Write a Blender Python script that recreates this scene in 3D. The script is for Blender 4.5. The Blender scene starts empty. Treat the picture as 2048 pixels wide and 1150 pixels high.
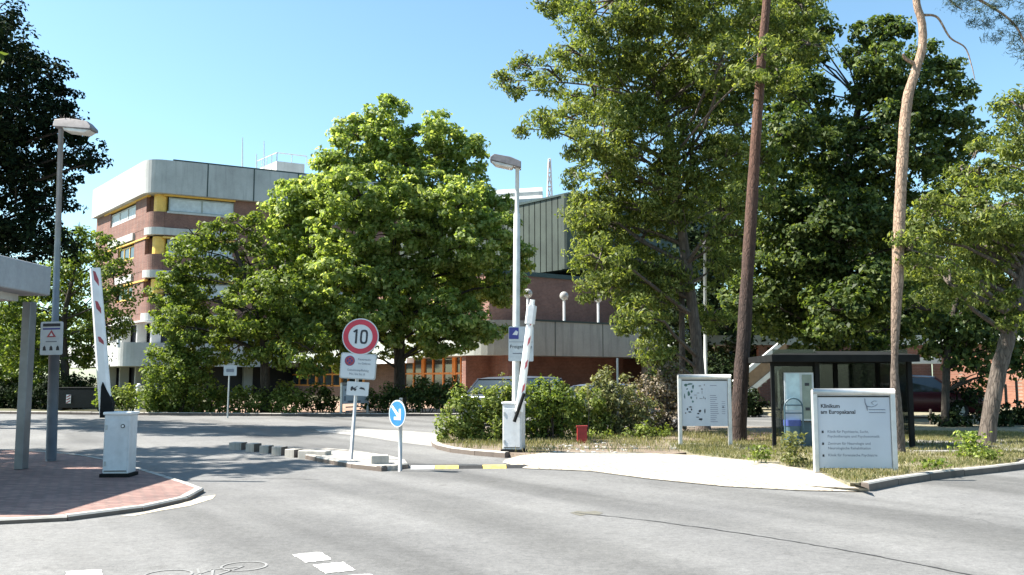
import bpy, math, random
import numpy as np
from mathutils import Vector, Matrix
from mathutils.geometry import tessellate_polygon
R = math.radians
random.seed(7); rng = np.random.default_rng(11)
sc = bpy.context.scene
COL = sc.collection

# ---------------------------------------------------------------- camera, sky, sun, exposure
FPX = 1800.0; CAMH = 1.55; PITCH = math.atan(180/FPX)
cam = bpy.data.cameras.new('camera'); cam.sensor_width = 36; cam.lens = FPX/2048*36
cam.clip_end = 3000; cam.clip_start = 0.1
camo = bpy.data.objects.new('camera', cam); COL.objects.link(camo)
camo.location = (0, 0, CAMH); camo.rotation_euler = (R(90)+PITCH, 0, 0)
sc.camera = camo
SUN_EL, SUN_DIR = R(50), (-0.9975, 0.07)      # horizontal direction towards the sun
w = bpy.data.worlds.new('World'); sc.world = w; w.use_nodes = True
nt = w.node_tree; nt.nodes.clear()
sky = nt.nodes.new('ShaderNodeTexSky'); sky.sky_type = 'NISHITA'; sky.sun_disc = False
sky.sun_elevation = SUN_EL
sky.sun_rotation = math.atan2(SUN_DIR[0], SUN_DIR[1])
sky.altitude = 100; sky.air_density = 1.0; sky.dust_density = 0.8; sky.ozone_density = 1.3
bg = nt.nodes.new('ShaderNodeBackground'); bg.inputs[1].default_value = 0.08
out = nt.nodes.new('ShaderNodeOutputWorld')
tint = nt.nodes.new('ShaderNodeMix'); tint.data_type = 'RGBA'; tint.blend_type = 'MULTIPLY'; tint.inputs[0].default_value = 1
tint.inputs[7].default_value = (0.93, 1.12, 1.08, 1); nt.links.new(sky.outputs[0], tint.inputs[6])
nt.links.new(tint.outputs[2], bg.inputs[0]); nt.links.new(bg.outputs[0], out.inputs[0])
sl = bpy.data.lights.new('sun', 'SUN'); sl.energy = 5.0; sl.angle = R(0.6); sl.color = (1, 0.94, 0.85)
so = bpy.data.objects.new('sun', sl); COL.objects.link(so)
sv = Vector((SUN_DIR[0]*math.cos(SUN_EL), SUN_DIR[1]*math.cos(SUN_EL), math.sin(SUN_EL)))
so.rotation_euler = sv.to_track_quat('Z', 'Y').to_euler(); so.location = (-30, 5, 40)
sc.view_settings.view_transform = 'Standard'; sc.view_settings.look = 'None'
sc.view_settings.exposure = 1.6; sc.view_settings.gamma = 1
sc.render.engine = 'CYCLES'
sc.cycles.max_bounces = 6; sc.cycles.transparent_max_bounces = 8

# ---------------------------------------------------------------- picture pixel -> place
cp, sp = math.cos(PITCH), math.sin(PITCH)
def ray(px, py):
    u = (px-1024)/FPX; v = (575-py)/FPX
    return Vector((u, cp - v*sp, sp + v*cp))
def G(px, py, z=0.0):
    r = ray(px, py); t = (z-CAMH)/r.z
    return Vector((r.x*t, r.y*t, z))
def P(px, py, Y):
    r = ray(px, py); t = Y/r.y
    return Vector((r.x*t, Y, CAMH + r.z*t))
def XY(px, Y, z=0.0):
    p = P(px, 755, Y); return Vector((p.x, Y, z))

# ---------------------------------------------------------------- materials
def newmat(name):
    m = bpy.data.materials.new(name); m.use_nodes = True
    return m, m.node_tree, m.node_tree.nodes['Principled BSDF']
def N(nt, t, **kw):
    n = nt.nodes.new(t)
    for k, v in kw.items():
        if k in n.inputs.keys(): n.inputs[k].default_value = v
        else: setattr(n, k, v)
    return n
def c4(c): return (c[0], c[1], c[2], 1)
def ramp(nt, fac, stops):
    r = nt.nodes.new('ShaderNodeValToRGB'); e = r.color_ramp.elements
    while len(e) < len(stops): e.new(0.5)
    for k, (p, c) in enumerate(stops): e[k].position = p; e[k].color = c4(c)
    nt.links.new(fac, r.inputs[0]); return r
def mix(nt, a, b, fac, mode='MIX'):
    m = nt.nodes.new('ShaderNodeMix'); m.data_type = 'RGBA'; m.blend_type = mode
    for s, v in ((m.inputs[0], fac), (m.inputs[6], a), (m.inputs[7], b)):
        if hasattr(v, 'links') or hasattr(v, 'is_linked'): nt.links.new(v, s)
        elif isinstance(v, (int, float)): s.default_value = v
        else: s.default_value = c4(v)
    return m.outputs[2]
def coords(nt, scale=(1, 1, 1), rot=(0, 0, 0)):
    tc = nt.nodes.new('ShaderNodeTexCoord'); mp = nt.nodes.new('ShaderNodeMapping')
    mp.inputs['Scale'].default_value = scale; mp.inputs['Rotation'].default_value = rot
    nt.links.new(tc.outputs['Object'], mp.inputs[0]); return mp.outputs[0]
def bump(nt, b, h, s=0.3, d=0.01):
    n = N(nt, 'ShaderNodeBump'); n.inputs['Strength'].default_value = s; n.inputs['Distance'].default_value = d
    nt.links.new(h, n.inputs['Height']); nt.links.new(n.outputs[0], b.inputs['Normal'])
def noise(nt, vec, scale, detail=4, rough=0.55):
    n = N(nt, 'ShaderNodeTexNoise', Scale=scale, Detail=detail, Roughness=rough)
    nt.links.new(vec, n.inputs['Vector']); return n.outputs['Fac']
def plain(name, col, rough=0.6, metal=0.0, var=0.12, scale=6.0, bmp=0.0, spec=0.5):
    m, nt, b = newmat(name); v = coords(nt); b.inputs['Specular IOR Level'].default_value = spec
    n = noise(nt, v, scale, 5)
    lo = [c*(1-var*1.6) for c in col]; hi = [min(1, c*(1+var)) for c in col]
    r = ramp(nt, n, [(0.3, lo), (0.7, hi)])
    nt.links.new(r.outputs[0], b.inputs['Base Color'])
    b.inputs['Roughness'].default_value = rough; b.inputs['Metallic'].default_value = metal
    if bmp: bump(nt, b, noise(nt, v, scale*8, 4), bmp, 0.01)
    return m
def concrete(name, col, stain=(0.12, 0.13, 0.12), streak=0.5, rough=0.85):
    m, nt, b = newmat(name)
    v = coords(nt); vs = coords(nt, (2.2, 2.2, 0.18))
    a = noise(nt, v, 0.6, 6); s = noise(nt, vs, 1.6, 5); f = noise(nt, v, 14, 4)
    base = ramp(nt, a, [(0.3, [c*0.82 for c in col]), (0.7, [min(1, c*1.08) for c in col])]).outputs[0]
    base = mix(nt, base, stain, mix(nt, (0, 0, 0), (streak, streak, streak), ramp(nt, s, [(0.52, (0, 0, 0)), (0.78, (1, 1, 1))]).outputs[0]))
    base = mix(nt, base, ramp(nt, f, [(0.3, (0.8, 0.8, 0.8)), (0.7, (1, 1, 1))]).outputs[0], 0.6, 'MULTIPLY')
    nt.links.new(base, b.inputs['Base Color']); b.inputs['Roughness'].default_value = rough
    bump(nt, b, f, 0.25, 0.01); return m
def brickmat(name, c1, c2, mortar, bw=0.25, bh=0.083, scale=1.0, flat=False, rough=0.85, rot=0.0):
    m, nt, b = newmat(name)
    tc = nt.nodes.new('ShaderNodeTexCoord')
    if flat:
        mp = nt.nodes.new('ShaderNodeMapping'); mp.inputs['Rotation'].default_value = (0, 0, rot)
        nt.links.new(tc.outputs['Object'], mp.inputs[0]); vec = mp.outputs[0]
    else:
        sx = N(nt, 'ShaderNodeSeparateXYZ'); nt.links.new(tc.outputs['Object'], sx.inputs[0])
        ad = N(nt, 'ShaderNodeMath', operation='ADD'); nt.links.new(sx.outputs[0], ad.inputs[0]); nt.links.new(sx.outputs[1], ad.inputs[1])
        cb = N(nt, 'ShaderNodeCombineXYZ'); nt.links.new(ad.outputs[0], cb.inputs[0]); nt.links.new(sx.outputs[2], cb.inputs[1]); vec = cb.outputs[0]
    t = N(nt, 'ShaderNodeTexBrick'); nt.links.new(vec, t.inputs['Vector'])
    t.inputs['Color1'].default_value = c4(c1); t.inputs['Color2'].default_value = c4(c2); t.inputs['Mortar'].default_value = c4(mortar)
    t.inputs['Scale'].default_value = scale; t.inputs['Brick Width'].default_value = bw; t.inputs['Row Height'].default_value = bh
    t.inputs['Mortar Size'].default_value = 0.009; t.inputs['Bias'].default_value = -0.1
    v = coords(nt); n = noise(nt, v, 0.8, 5)
    col = mix(nt, t.outputs[0], ramp(nt, n, [(0.3, (0.72, 0.72, 0.74)), (0.7, (1.05, 1.03, 1))]).outputs[0], 1.0, 'MULTIPLY')
    n2 = noise(nt, v, 9, 4)
    col = mix(nt, col, ramp(nt, n2, [(0.3, (0.8, 0.8, 0.8)), (0.7, (1.05, 1.05, 1.05))]).outputs[0], 1.0, 'MULTIPLY')
    nt.links.new(col, b.inputs['Base Color']); b.inputs['Roughness'].default_value = rough
    inv = N(nt, 'ShaderNodeMath', operation='SUBTRACT'); inv.inputs[0].default_value = 1; nt.links.new(t.outputs['Fac'], inv.inputs[1])
    bump(nt, b, inv.outputs[0], 0.4, 0.008)
    return m
def leafmat(name, lo, mid, hi, trans=0.35, rough=0.5, tm=(1.3, 1.3, 0.55), spec=0.2):
    m, nt, b = newmat(name)
    g = N(nt, 'ShaderNodeNewGeometry')
    v = coords(nt); n = noise(nt, v, 0.45, 3)
    ad = N(nt, 'ShaderNodeMath', operation='MULTIPLY_ADD'); nt.links.new(g.outputs['Random Per Island'], ad.inputs[0])
    ad.inputs[1].default_value = 0.65; nm = N(nt, 'ShaderNodeMath', operation='MULTIPLY'); nt.links.new(n, nm.inputs[0]); nm.inputs[1].default_value = 0.35
    nt.links.new(nm.outputs[0], ad.inputs[2])
    r = ramp(nt, ad.outputs[0], [(0.1, lo), (0.5, mid), (0.92, hi)])
    nt.links.new(r.outputs[0], b.inputs['Base Color'])
    b.inputs['Roughness'].default_value = rough; b.inputs['Specular IOR Level'].default_value = spec
    tr = N(nt, 'ShaderNodeBsdfTranslucent')
    tcol = mix(nt, r.outputs[0], tm, 1.0, 'MULTIPLY'); nt.links.new(tcol, tr.inputs[0])
    ms = N(nt, 'ShaderNodeMixShader'); ms.inputs[0].default_value = trans
    nt.links.new(b.outputs[0], ms.inputs[1]); nt.links.new(tr.outputs[0], ms.inputs[2])
    nt.links.new(ms.outputs[0], nt.nodes['Material Output'].inputs[0]); return m
def barkmat(name, c1, c2, top=None, z0=3, z1=7, sc_=(9, 9, 1.6)):
    m, nt, b = newmat(name); v = coords(nt, sc_)
    vo = N(nt, 'ShaderNodeTexVoronoi', Scale=1.6); vo.feature = 'DISTANCE_TO_EDGE'; n = noise(nt, v, 1.4, 6, 0.65)
    dn = N(nt, 'ShaderNodeTexNoise', Scale=0.9, Detail=4.0); nt.links.new(v, dn.inputs['Vector'])
    va = N(nt, 'ShaderNodeVectorMath', operation='MULTIPLY_ADD'); nt.links.new(dn.outputs['Color'], va.inputs[0]); va.inputs[1].default_value = (1.6, 1.6, 1.6); nt.links.new(v, va.inputs[2]); nt.links.new(va.outputs[0], vo.inputs['Vector'])
    col = ramp(nt, n, [(0.3, c1), (0.7, c2)]).outputs[0]
    if top:
        tc = nt.nodes.new('ShaderNodeTexCoord'); s = N(nt, 'ShaderNodeSeparateXYZ'); nt.links.new(tc.outputs['Object'], s.inputs[0])
        mr = N(nt, 'ShaderNodeMapRange'); mr.inputs['From Min'].default_value = z0; mr.inputs['From Max'].default_value = z1
        nt.links.new(s.outputs[2], mr.inputs[0])
        tcol = ramp(nt, n, [(0.3, [c*0.7 for c in top]), (0.65, top)]).outputs[0]
        col = mix(nt, col, tcol, mr.outputs[0])
    e = ramp(nt, vo.outputs['Distance'], [(0.0, (0.55, 0.53, 0.52)), (0.2, (1, 1, 1))]).outputs[0]
    col = mix(nt, col, e, 1.0, 'MULTIPLY')
    nt.links.new(col, b.inputs['Base Color']); b.inputs['Roughness'].default_value = 0.9
    bump(nt, b, e, 0.7, 0.03); return m
def glassmat(name, col=(0.03, 0.04, 0.045), rough=0.06, alpha=None):
    m, nt, b = newmat(name); v = coords(nt); n = noise(nt, v, 0.35, 2)
    r = ramp(nt, n, [(0.35, [c*0.5 for c in col]), (0.65, [c*1.5 for c in col])]); nt.links.new(r.outputs[0], b.inputs['Base Color'])
    b.inputs['Roughness'].default_value = rough; b.inputs['IOR'].default_value = 1.5; b.inputs['Specular IOR Level'].default_value = 0.8
    if alpha is not None:
        tr = N(nt, 'ShaderNodeBsdfTransparent'); tr.inputs[0].default_value = (0.82, 0.9, 0.87, 1)
        ms = N(nt, 'ShaderNodeMixShader'); ms.inputs[0].default_value = alpha
        nt.links.new(tr.outputs[0], ms.inputs[1]); nt.links.new(b.outputs[0], ms.inputs[2])
        nt.links.new(ms.outputs[0], nt.nodes['Material Output'].inputs[0])
    return m

def asphalt():
    m, nt, b = newmat('asphalt')
    v = coords(nt)
    # wheel tracks of the traffic turning in: worn, polished bands along the driving line
    vt = coords(nt, (1, 1, 1), (0, 0, R(57)))
    mp = nt.nodes.new('ShaderNodeMapping'); mp.inputs['Scale'].default_value = (0.07, 0.62, 1); nt.links.new(vt, mp.inputs[0])
    band = noise(nt, mp.outputs[0], 1.0, 3, 0.5)
    big = noise(nt, v, 0.35, 4); fine = noise(nt, v, 45, 3, 0.7); grit = noise(nt, v, 140, 2, 0.6); med = noise(nt, v, 3.5, 5, 0.65)
    col = ramp(nt, band, [(0.36, (0.102, 0.101, 0.098)), (0.56, (0.175, 0.174, 0.170))]).outputs[0]
    col = mix(nt, col, ramp(nt, big, [(0.3, (0.78, 0.78, 0.79)), (0.7, (1.10, 1.10, 1.09))]).outputs[0], 1.0, 'MULTIPLY')
    col = mix(nt, col, ramp(nt, med, [(0.3, (0.86, 0.86, 0.86)), (0.7, (1.06, 1.06, 1.06))]).outputs[0], 1.0, 'MULTIPLY')
    col = mix(nt, col, ramp(nt, fine, [(0.28, (0.7, 0.7, 0.7)), (0.5, (1, 1, 1)), (0.75, (1.25, 1.24, 1.22))]).outputs[0], 0.8, 'MULTIPLY')
    col = mix(nt, col, ramp(nt, grit, [(0.3, (0.6, 0.6, 0.6)), (0.7, (1.35, 1.35, 1.35))]).outputs[0], 0.7, 'MULTIPLY')
    g2 = noise(nt, v, 14, 4, 0.75)
    col = mix(nt, col, ramp(nt, g2, [(0.3, (0.72, 0.72, 0.72)), (0.5, (1, 1, 1)), (0.72, (1.22, 1.22, 1.2))]).outputs[0], 0.8, 'MULTIPLY')
    vs_ = N(nt, 'ShaderNodeTexVoronoi', Scale=38.0); nt.links.new(v, vs_.inputs['Vector'])
    col = mix(nt, col, ramp(nt, vs_.outputs['Distance'], [(0.12, (1.5, 1.48, 1.45)), (0.22, (1, 1, 1))]).outputs[0], 0.6, 'MULTIPLY')
    vo = N(nt, 'ShaderNodeTexVoronoi', Scale=0.33); vo.feature = 'DISTANCE_TO_EDGE'
    dn = N(nt, 'ShaderNodeTexNoise', Scale=1.7, Detail=5.0); nt.links.new(v, dn.inputs['Vector'])
    va = N(nt, 'ShaderNodeVectorMath', operation='MULTIPLY_ADD'); nt.links.new(dn.outputs['Color'], va.inputs[0]); va.inputs[1].default_value = (1.3, 1.3, 0); nt.links.new(v, va.inputs[2])
    nt.links.new(va.outputs[0], vo.inputs['Vector'])
    crack = ramp(nt, vo.outputs['Distance'], [(0.0, (0.62, 0.62, 0.62)), (0.006, (1, 1, 1))]).outputs[0]
    cm = ramp(nt, noise(nt, v, 0.22, 3), [(0.5, (0, 0, 0)), (0.6, (1, 1, 1))]).outputs[0]
    col = mix(nt, col, mix(nt, (1, 1, 1), crack, cm), 1.0, 'MULTIPLY')
    spot = ramp(nt, noise(nt, v, 2.3, 3, 0.5), [(0.68, (1, 1, 1)), (0.76, (0.72, 0.71, 0.70))]).outputs[0]
    col = mix(nt, col, spot, 1.0, 'MULTIPLY')
    nt.links.new(col, b.inputs['Base Color']); b.inputs['Roughness'].default_value = 0.88
    bump(nt, b, fine, 0.35, 0.006); return m
def groundmat(name, a, b_, c, s=1.2):
    m, nt, bs = newmat(name); v = coords(nt)
    n = noise(nt, v, s, 6, 0.65); n2 = noise(nt, v, s*14, 4, 0.7)
    col = ramp(nt, n, [(0.3, a), (0.5, b_), (0.7, c)]).outputs[0]
    col = mix(nt, col, ramp(nt, n2, [(0.3, (0.6, 0.6, 0.6)), (0.7, (1.25, 1.25, 1.25))]).outputs[0], 1.0, 'MULTIPLY')
    nt.links.new(col, bs.inputs['Base Color']); bs.inputs['Roughness'].default_value = 0.95
    bump(nt, bs, n2, 0.6, 0.02); return m

M = dict(
  asphalt=asphalt(),
  soil=groundmat('soil', (0.05, 0.045, 0.03), (0.09, 0.085, 0.04), (0.07, 0.10, 0.03)),
  dirt=groundmat('dirt', (0.16, 0.12, 0.09), (0.22, 0.17, 0.13), (0.12, 0.11, 0.07), 2),
  verge=groundmat('verge', (0.16, 0.14, 0.09), (0.27, 0.24, 0.16), (0.12, 0.125, 0.06), 1.6),
  sand=groundmat('sand', (0.40, 0.35, 0.26), (0.50, 0.44, 0.34), (0.56, 0.50, 0.40), 0.9),
  slabs=brickmat('path_slabs', (0.50, 0.46, 0.385), (0.43, 0.395, 0.33), (0.26, 0.22, 0.17), 0.32, 0.16, flat=True, rot=R(-12)),
  footpath=groundmat('footpath_slab', (0.26, 0.25, 0.23), (0.32, 0.31, 0.29), (0.36, 0.34, 0.31), 1.0),
  paver=brickmat('brick_pavers', (0.25, 0.14, 0.12), (0.36, 0.22, 0.185), (0.15, 0.12, 0.105), 0.2, 0.1, flat=True, rot=R(20)),
  courtbrick=brickmat('court_pavers', (0.34, 0.2, 0.13), (0.4, 0.25, 0.17), (0.35, 0.28, 0.22), 0.2, 0.1, flat=True),
  kerb=concrete('kerb_concrete', (0.42, 0.40, 0.36), (0.14, 0.13, 0.11), 0.6),
  kerbside=concrete('kerb_shade_grime', (0.15, 0.12, 0.10), (0.05, 0.04, 0.035), 0.7),  # dark kerb faces: their shade and grime put into the colour
  towerconc=concrete('tower_concrete', (0.45, 0.455, 0.445), (0.2, 0.21, 0.21), 0.5),
  concrete=concrete('facade_concrete', (0.36, 0.39, 0.36), (0.15, 0.17, 0.16), 0.65),
  concrete_lt=concrete('pale_concrete', (0.52, 0.52, 0.50), (0.25, 0.25, 0.23), 0.35),
  roofconc=concrete('canopy_concrete', (0.36, 0.38, 0.40), (0.2, 0.22, 0.24), 0.35),
  steel=plain('galvanised_steel', (0.42, 0.43, 0.43), 0.45, 0.55, 0.12, 5),
  pole=plain('grey_pole_paint', (0.36, 0.40, 0.40), 0.55, 0.0, 0.15, 4),
  poleshade=plain('shaded_pole_paint', (0.09, 0.10, 0.115), 0.55, 0.0, 0.15, 4),  # dark paint of the lower pole with its shade put into the colour
  pillarsteel=plain('pillar_steel', (0.20, 0.21, 0.22), 0.4, 0.4, 0.15, 3),
  polepale=plain('pale_pole_paint', (0.55, 0.56, 0.54), 0.5, 0.0, 0.12, 4),
  darksteel=plain('dark_steel', (0.012, 0.013, 0.013), 0.8, 0.0, 0.2, 5, spec=0.15),
  black=plain('black_rubber', (0.02, 0.02, 0.021), 0.75, 0.0, 0.3, 20),
  yellow=plain('yellow_rubber', (0.72, 0.55, 0.13), 0.7, 0.0, 0.25, 14),
  white=plain('white_paint', (0.78, 0.78, 0.77), 0.5, 0.0, 0.06, 5),
  whitedirty=concrete('cabinet_paint', (0.66, 0.68, 0.70), (0.34, 0.33, 0.31), 0.3, 0.5),
  roadpaint=plain('road_paint', (0.74, 0.74, 0.71), 0.8, 0.0, 0.22, 30),
  fadedpaint=plain('faded_road_paint', (0.23, 0.23, 0.225), 0.85, 0.0, 0.22, 30),
  alu=plain('aluminium', (0.60, 0.60, 0.59), 0.4, 0.45, 0.08, 6),
  signwhite=plain('sign_white', (0.60, 0.62, 0.63), 0.4, 0.0, 0.05, 4),
  signgrey=plain('sign_grey', (0.48, 0.52, 0.54), 0.5, 0.0, 0.1, 6),
  signred=plain('sign_red', (0.52, 0.03, 0.06), 0.4, 0.0, 0.08, 5),
  armred=plain('barrier_red', (0.36, 0.06, 0.075), 0.5, 0.0, 0.15, 5),
  signblue=plain('sign_blue', (0.03, 0.19, 0.62), 0.4, 0.0, 0.1, 5),
  navy=plain('navy_sign', (0.03, 0.035, 0.22), 0.4, 0.0, 0.1, 5),
  ink=plain('black_ink', (0.02, 0.022, 0.03), 0.5, 0.0, 0.1, 5),
  inkgrey=plain('grey_ink', (0.17, 0.19, 0.23), 0.5, 0.0, 0.1, 5),
  mapgreen=plain('map_green', (0.05, 0.12, 0.11), 0.5, 0.0, 0.3, 20),
  mappink=plain('map_pink', (0.45, 0.28, 0.3), 0.5, 0.0, 0.2, 20),
  board=plain('board_face', (0.50, 0.535, 0.585), 0.4, 0.0, 0.05, 1.5),
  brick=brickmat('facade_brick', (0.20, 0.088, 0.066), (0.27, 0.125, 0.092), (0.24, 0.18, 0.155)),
  bricklit=brickmat('sunlit_brick', (0.36, 0.15, 0.095), (0.44, 0.2, 0.13), (0.38, 0.28, 0.22)),  # brighter copy of the facade brick, sunlight put into the colour
  yellowframe=plain('yellow_frame', (0.75, 0.46, 0.09), 0.5, 0.0, 0.1, 3),
  orangeframe=plain('orange_frame', (0.68, 0.24, 0.04), 0.5, 0.0, 0.15, 3),
  blind=plain('window_blind', (0.52, 0.56, 0.58), 0.5, 0.0, 0.1, 3),
  glass=glassmat('window_glass'), glassclear=glassmat('shelter_glass', (0.016, 0.022, 0.019), 0.05, 0.68),
  greenmetal=plain('green_metal_sheet', (0.042, 0.054, 0.042), 0.55, 0.05, 0.2, 0.8),
  greendark=plain('dark_green_trim', (0.03, 0.05, 0.045), 0.5, 0.1, 0.1, 3),
  lampbrown=plain('lamp_housing', (0.19, 0.175, 0.175), 0.5, 0.1, 0.2, 8),
  lens=plain('lamp_lens', (0.62, 0.60, 0.56), 0.25, 0.0, 0.12, 8),
  globe=glassmat('globe_glass', (0.5, 0.48, 0.45), 0.08, 0.75),
  carred=plain('red_car_paint', (0.32, 0.02, 0.03), 0.25, 0.2, 0.05, 2),
  carblack=plain('dark_car_paint', (0.015, 0.015, 0.02), 0.25, 0.2, 0.05, 2),
  carsilver=plain('silver_car_paint', (0.13, 0.15, 0.19), 0.3, 0.5, 0.05, 2),
  carred2=plain('maroon_car_paint', (0.05, 0.005, 0.01), 0.25, 0.2, 0.05, 2),
  taillight=plain('tail_light', (0.5, 0.02, 0.02), 0.3, 0, 0.05, 2),
  binblue=plain('blue_panel', (0.06, 0.09, 0.30), 0.5, 0.0, 0.15, 5),
  bluegrey=plain('blue_grey_panel', (0.06, 0.11, 0.14), 0.5, 0.0, 0.15, 5),
  redpot=plain('red_box_paint', (0.28, 0.018, 0.018), 0.5, 0.0, 0.15, 6),
  leafbright=leafmat('maple_leaf', (0.07, 0.115, 0.025), (0.19, 0.26, 0.07), (0.47, 0.53, 0.24), 0.52, tm=(1.7, 1.65, 0.7)),
  leafmid=leafmat('mid_green_leaf', (0.045, 0.08, 0.018), (0.11, 0.16, 0.032), (0.28, 0.33, 0.09), 0.45, tm=(1.5, 1.5, 0.6)),
  leafolive=leafmat('locust_leaf', (0.04, 0.065, 0.018), (0.115, 0.155, 0.042), (0.32, 0.355, 0.125), 0.48, tm=(1.6, 1.55, 0.6)),
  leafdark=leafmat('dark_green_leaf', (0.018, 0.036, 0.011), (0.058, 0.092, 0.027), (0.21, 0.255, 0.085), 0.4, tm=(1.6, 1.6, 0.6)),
  leafshade=leafmat('shade_leaf', (0.007, 0.013, 0.006), (0.016, 0.028, 0.010), (0.06, 0.085, 0.03), 0.15, 0.7, spec=0.08),  # near-black leaves, deep shade put into the colour
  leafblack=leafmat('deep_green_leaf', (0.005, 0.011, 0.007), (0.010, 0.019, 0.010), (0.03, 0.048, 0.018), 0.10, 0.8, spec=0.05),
  leafhedge=leafmat('shrub_leaf', (0.06, 0.095, 0.02), (0.15, 0.20, 0.04), (0.34, 0.38, 0.13), 0.38),
  leafwild=leafmat('wild_shrub_leaf', (0.07, 0.085, 0.035), (0.17, 0.185, 0.075), (0.34, 0.33, 0.18), 0.34),
  leafdry=leafmat('dry_shrub_leaf', (0.10, 0.08, 0.06), (0.18, 0.15, 0.11), (0.30, 0.25, 0.19), 0.2),
  needles=leafmat('pine_needle', (0.02, 0.04, 0.022), (0.045, 0.07, 0.035), (0.09, 0.115, 0.06), 0.15),
  grassblade=leafmat('grass_blade', (0.09, 0.12, 0.04), (0.20, 0.19, 0.09), (0.40, 0.35, 0.22), 0.3),
  barkdark=barkmat('dark_bark', (0.035, 0.028, 0.022), (0.08, 0.065, 0.05)),
  barkgrey=barkmat('grey_bark', (0.08, 0.065, 0.055), (0.17, 0.14, 0.115)),
  barkpine=barkmat('pine_bark', (0.028, 0.018, 0.015), (0.075, 0.046, 0.036), (0.15, 0.072, 0.048), 3, 7, (12, 12, 3.2)),  # lower bark darkened, the trunk's shade put into its colour
  barkpale=barkmat('pale_pine_bark', (0.08, 0.062, 0.052), (0.20, 0.155, 0.125), (0.44, 0.305, 0.215), 1.6, 4.5, (12, 12, 4.0)),
)

# ---------------------------------------------------------------- mesh helpers
class MB:
    def __init__(s): s.v = []; s.f = []
    def add(s, vs, fs):
        o = len(s.v); s.v += [tuple(x) for x in vs]; s.f += [tuple(i+o for i in f) for f in fs]; return s
    def box(s, c, d, rz=0.0, rx=0.0, ry=0.0):
        m = Matrix.Rotation(rz, 3, 'Z') @ Matrix.Rotation(ry, 3, 'Y') @ Matrix.Rotation(rx, 3, 'X'); c = Vector(c)
        vs = [c + m @ Vector((x*d[0]/2, y*d[1]/2, z*d[2]/2)) for x in (-1, 1) for y in (-1, 1) for z in (-1, 1)]
        return s.add(vs, [(0, 1, 3, 2), (4, 6, 7, 5), (0, 4, 5, 1), (2, 3, 7, 6), (0, 2, 6, 4), (1, 5, 7, 3)])
    def prism(s, poly, z0, z1):                        # poly in xy
        n = len(poly); vs = [(p[0], p[1], z0) for p in poly] + [(p[0], p[1], z1) for p in poly]
        tr = tessellate_polygon([[Vector((p[0], p[1], 0)) for p in poly]])
        fs = [tuple(reversed(t)) for t in tr] + [tuple(i+n for i in t) for t in tr] + [(i, (i+1) % n, n+(i+1) % n, n+i) for i in range(n)]
        return s.add(vs, fs)
    def sheet(s, poly, z):
        return s.add([(p[0], p[1], z) for p in poly], [tuple(range(len(poly)))])
    def plate(s, poly, origin, ux, uz, n, t):          # poly in plane coords, thickness t along n
        o = Vector(origin); k = len(poly)
        a = [o + ux*p[0] + uz*p[1] for p in poly]; b = [q + n*t for q in a]
        fs = [tuple(range(k)), tuple(range(2*k-1, k-1, -1))] + [(i, k+i, k+(i+1) % k, (i+1) % k) for i in range(k)]
        return s.add(a+b, fs)
    def tube(s, pts, rad, seg=8, jitter=0.0, caps=True):
        pts = [Vector(p) for p in pts]; n = len(pts)
        if not isinstance(rad, (list, tuple)): rad = [rad]*n
        rings = []; ref = Vector((0, 1, 0.01))
        for i, p in enumerate(pts):
            d = (pts[min(i+1, n-1)] - pts[max(i-1, 0)]).normalized()
            if abs(d.dot(ref)) > 0.95: ref = Vector((1, 0, 0.01))
            u = d.cross(ref).normalized(); v = d.cross(u)
            rings.append([p + (u*math.cos(2*math.pi*k/seg) + v*math.sin(2*math.pi*k/seg))*rad[i]*(1+random.uniform(-jitter, jitter)) for k in range(seg)])
        vs = [q for r in rings for q in r]; fs = []
        for i in range(n-1):
            for k in range(seg):
                a = i*seg+k; b = i*seg+(k+1) % seg; fs.append((a, b, b+seg, a+seg))
        if caps: fs += [tuple(range(seg)), tuple(range(n*seg-1, (n-1)*seg-1, -1))]
        return s.add(vs, fs)
    def sphere(s, c, r, seg=14, rings=8, sq=(1, 1, 1)):
        c = Vector(c); vs = [c+Vector((0, 0, r*sq[2]))]
        for i in range(1, rings):
            t = math.pi*i/rings
            for k in range(seg):
                a = 2*math.pi*k/seg; vs.append(c+Vector((r*sq[0]*math.sin(t)*math.cos(a), r*sq[1]*math.sin(t)*math.sin(a), r*sq[2]*math.cos(t))))
        vs.append(c-Vector((0, 0, r*sq[2]))); fs = [(0, 1+k, 1+(k+1) % seg) for k in range(seg)]
        for i in range(rings-2):
            for k in range(seg):
                a = 1+i*seg+k; b = 1+i*seg+(k+1) % seg; fs.append((a, a+seg, b+seg, b))
        L = len(vs)-1; fs += [(L, L-seg+(k+1) % seg, L-seg+k) for k in range(seg)]
        return s.add(vs, fs)
    def build(s, name, mat, parent=None, smooth=False, bevel=0.0, origin=None):
        me = bpy.data.meshes.new(name)
        vs = s.v
        o = bpy.data.objects.new(name, me)
        if origin is not None:
            ov = Vector(origin); vs = [tuple(Vector(v)-ov) for v in vs]; o.location = ov
        me.from_pydata(vs, [], s.f); me.materials.append(mat); me.update()
        if smooth: me.shade_smooth()
        COL.objects.link(o)
        if parent is not None: o.parent = parent
        if bevel:
            b = o.modifiers.new('bevel', 'BEVEL'); b.width = bevel; b.segments = 2; b.limit_method = 'ANGLE'
            if smooth is False:
                me.shade_smooth(); 
                wn = o.modifiers.new('wn', 'WEIGHTED_NORMAL'); wn.keep_sharp = True
        return o
def tag(o, label=None, cat=None, group=None, kind=None):
    if label: o['label'] = label
    if cat: o['category'] = cat
    if group: o['group'] = group
    if kind: o['kind'] = kind
    return o
def thing(name, loc, label, cat, group=None, rz=0.0):
    o = bpy.data.objects.new(name, None); COL.objects.link(o); o.location = loc; o.rotation_euler = (0, 0, rz)
    o.empty_display_size = 0.3; return tag(o, label, cat, group)
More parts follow.
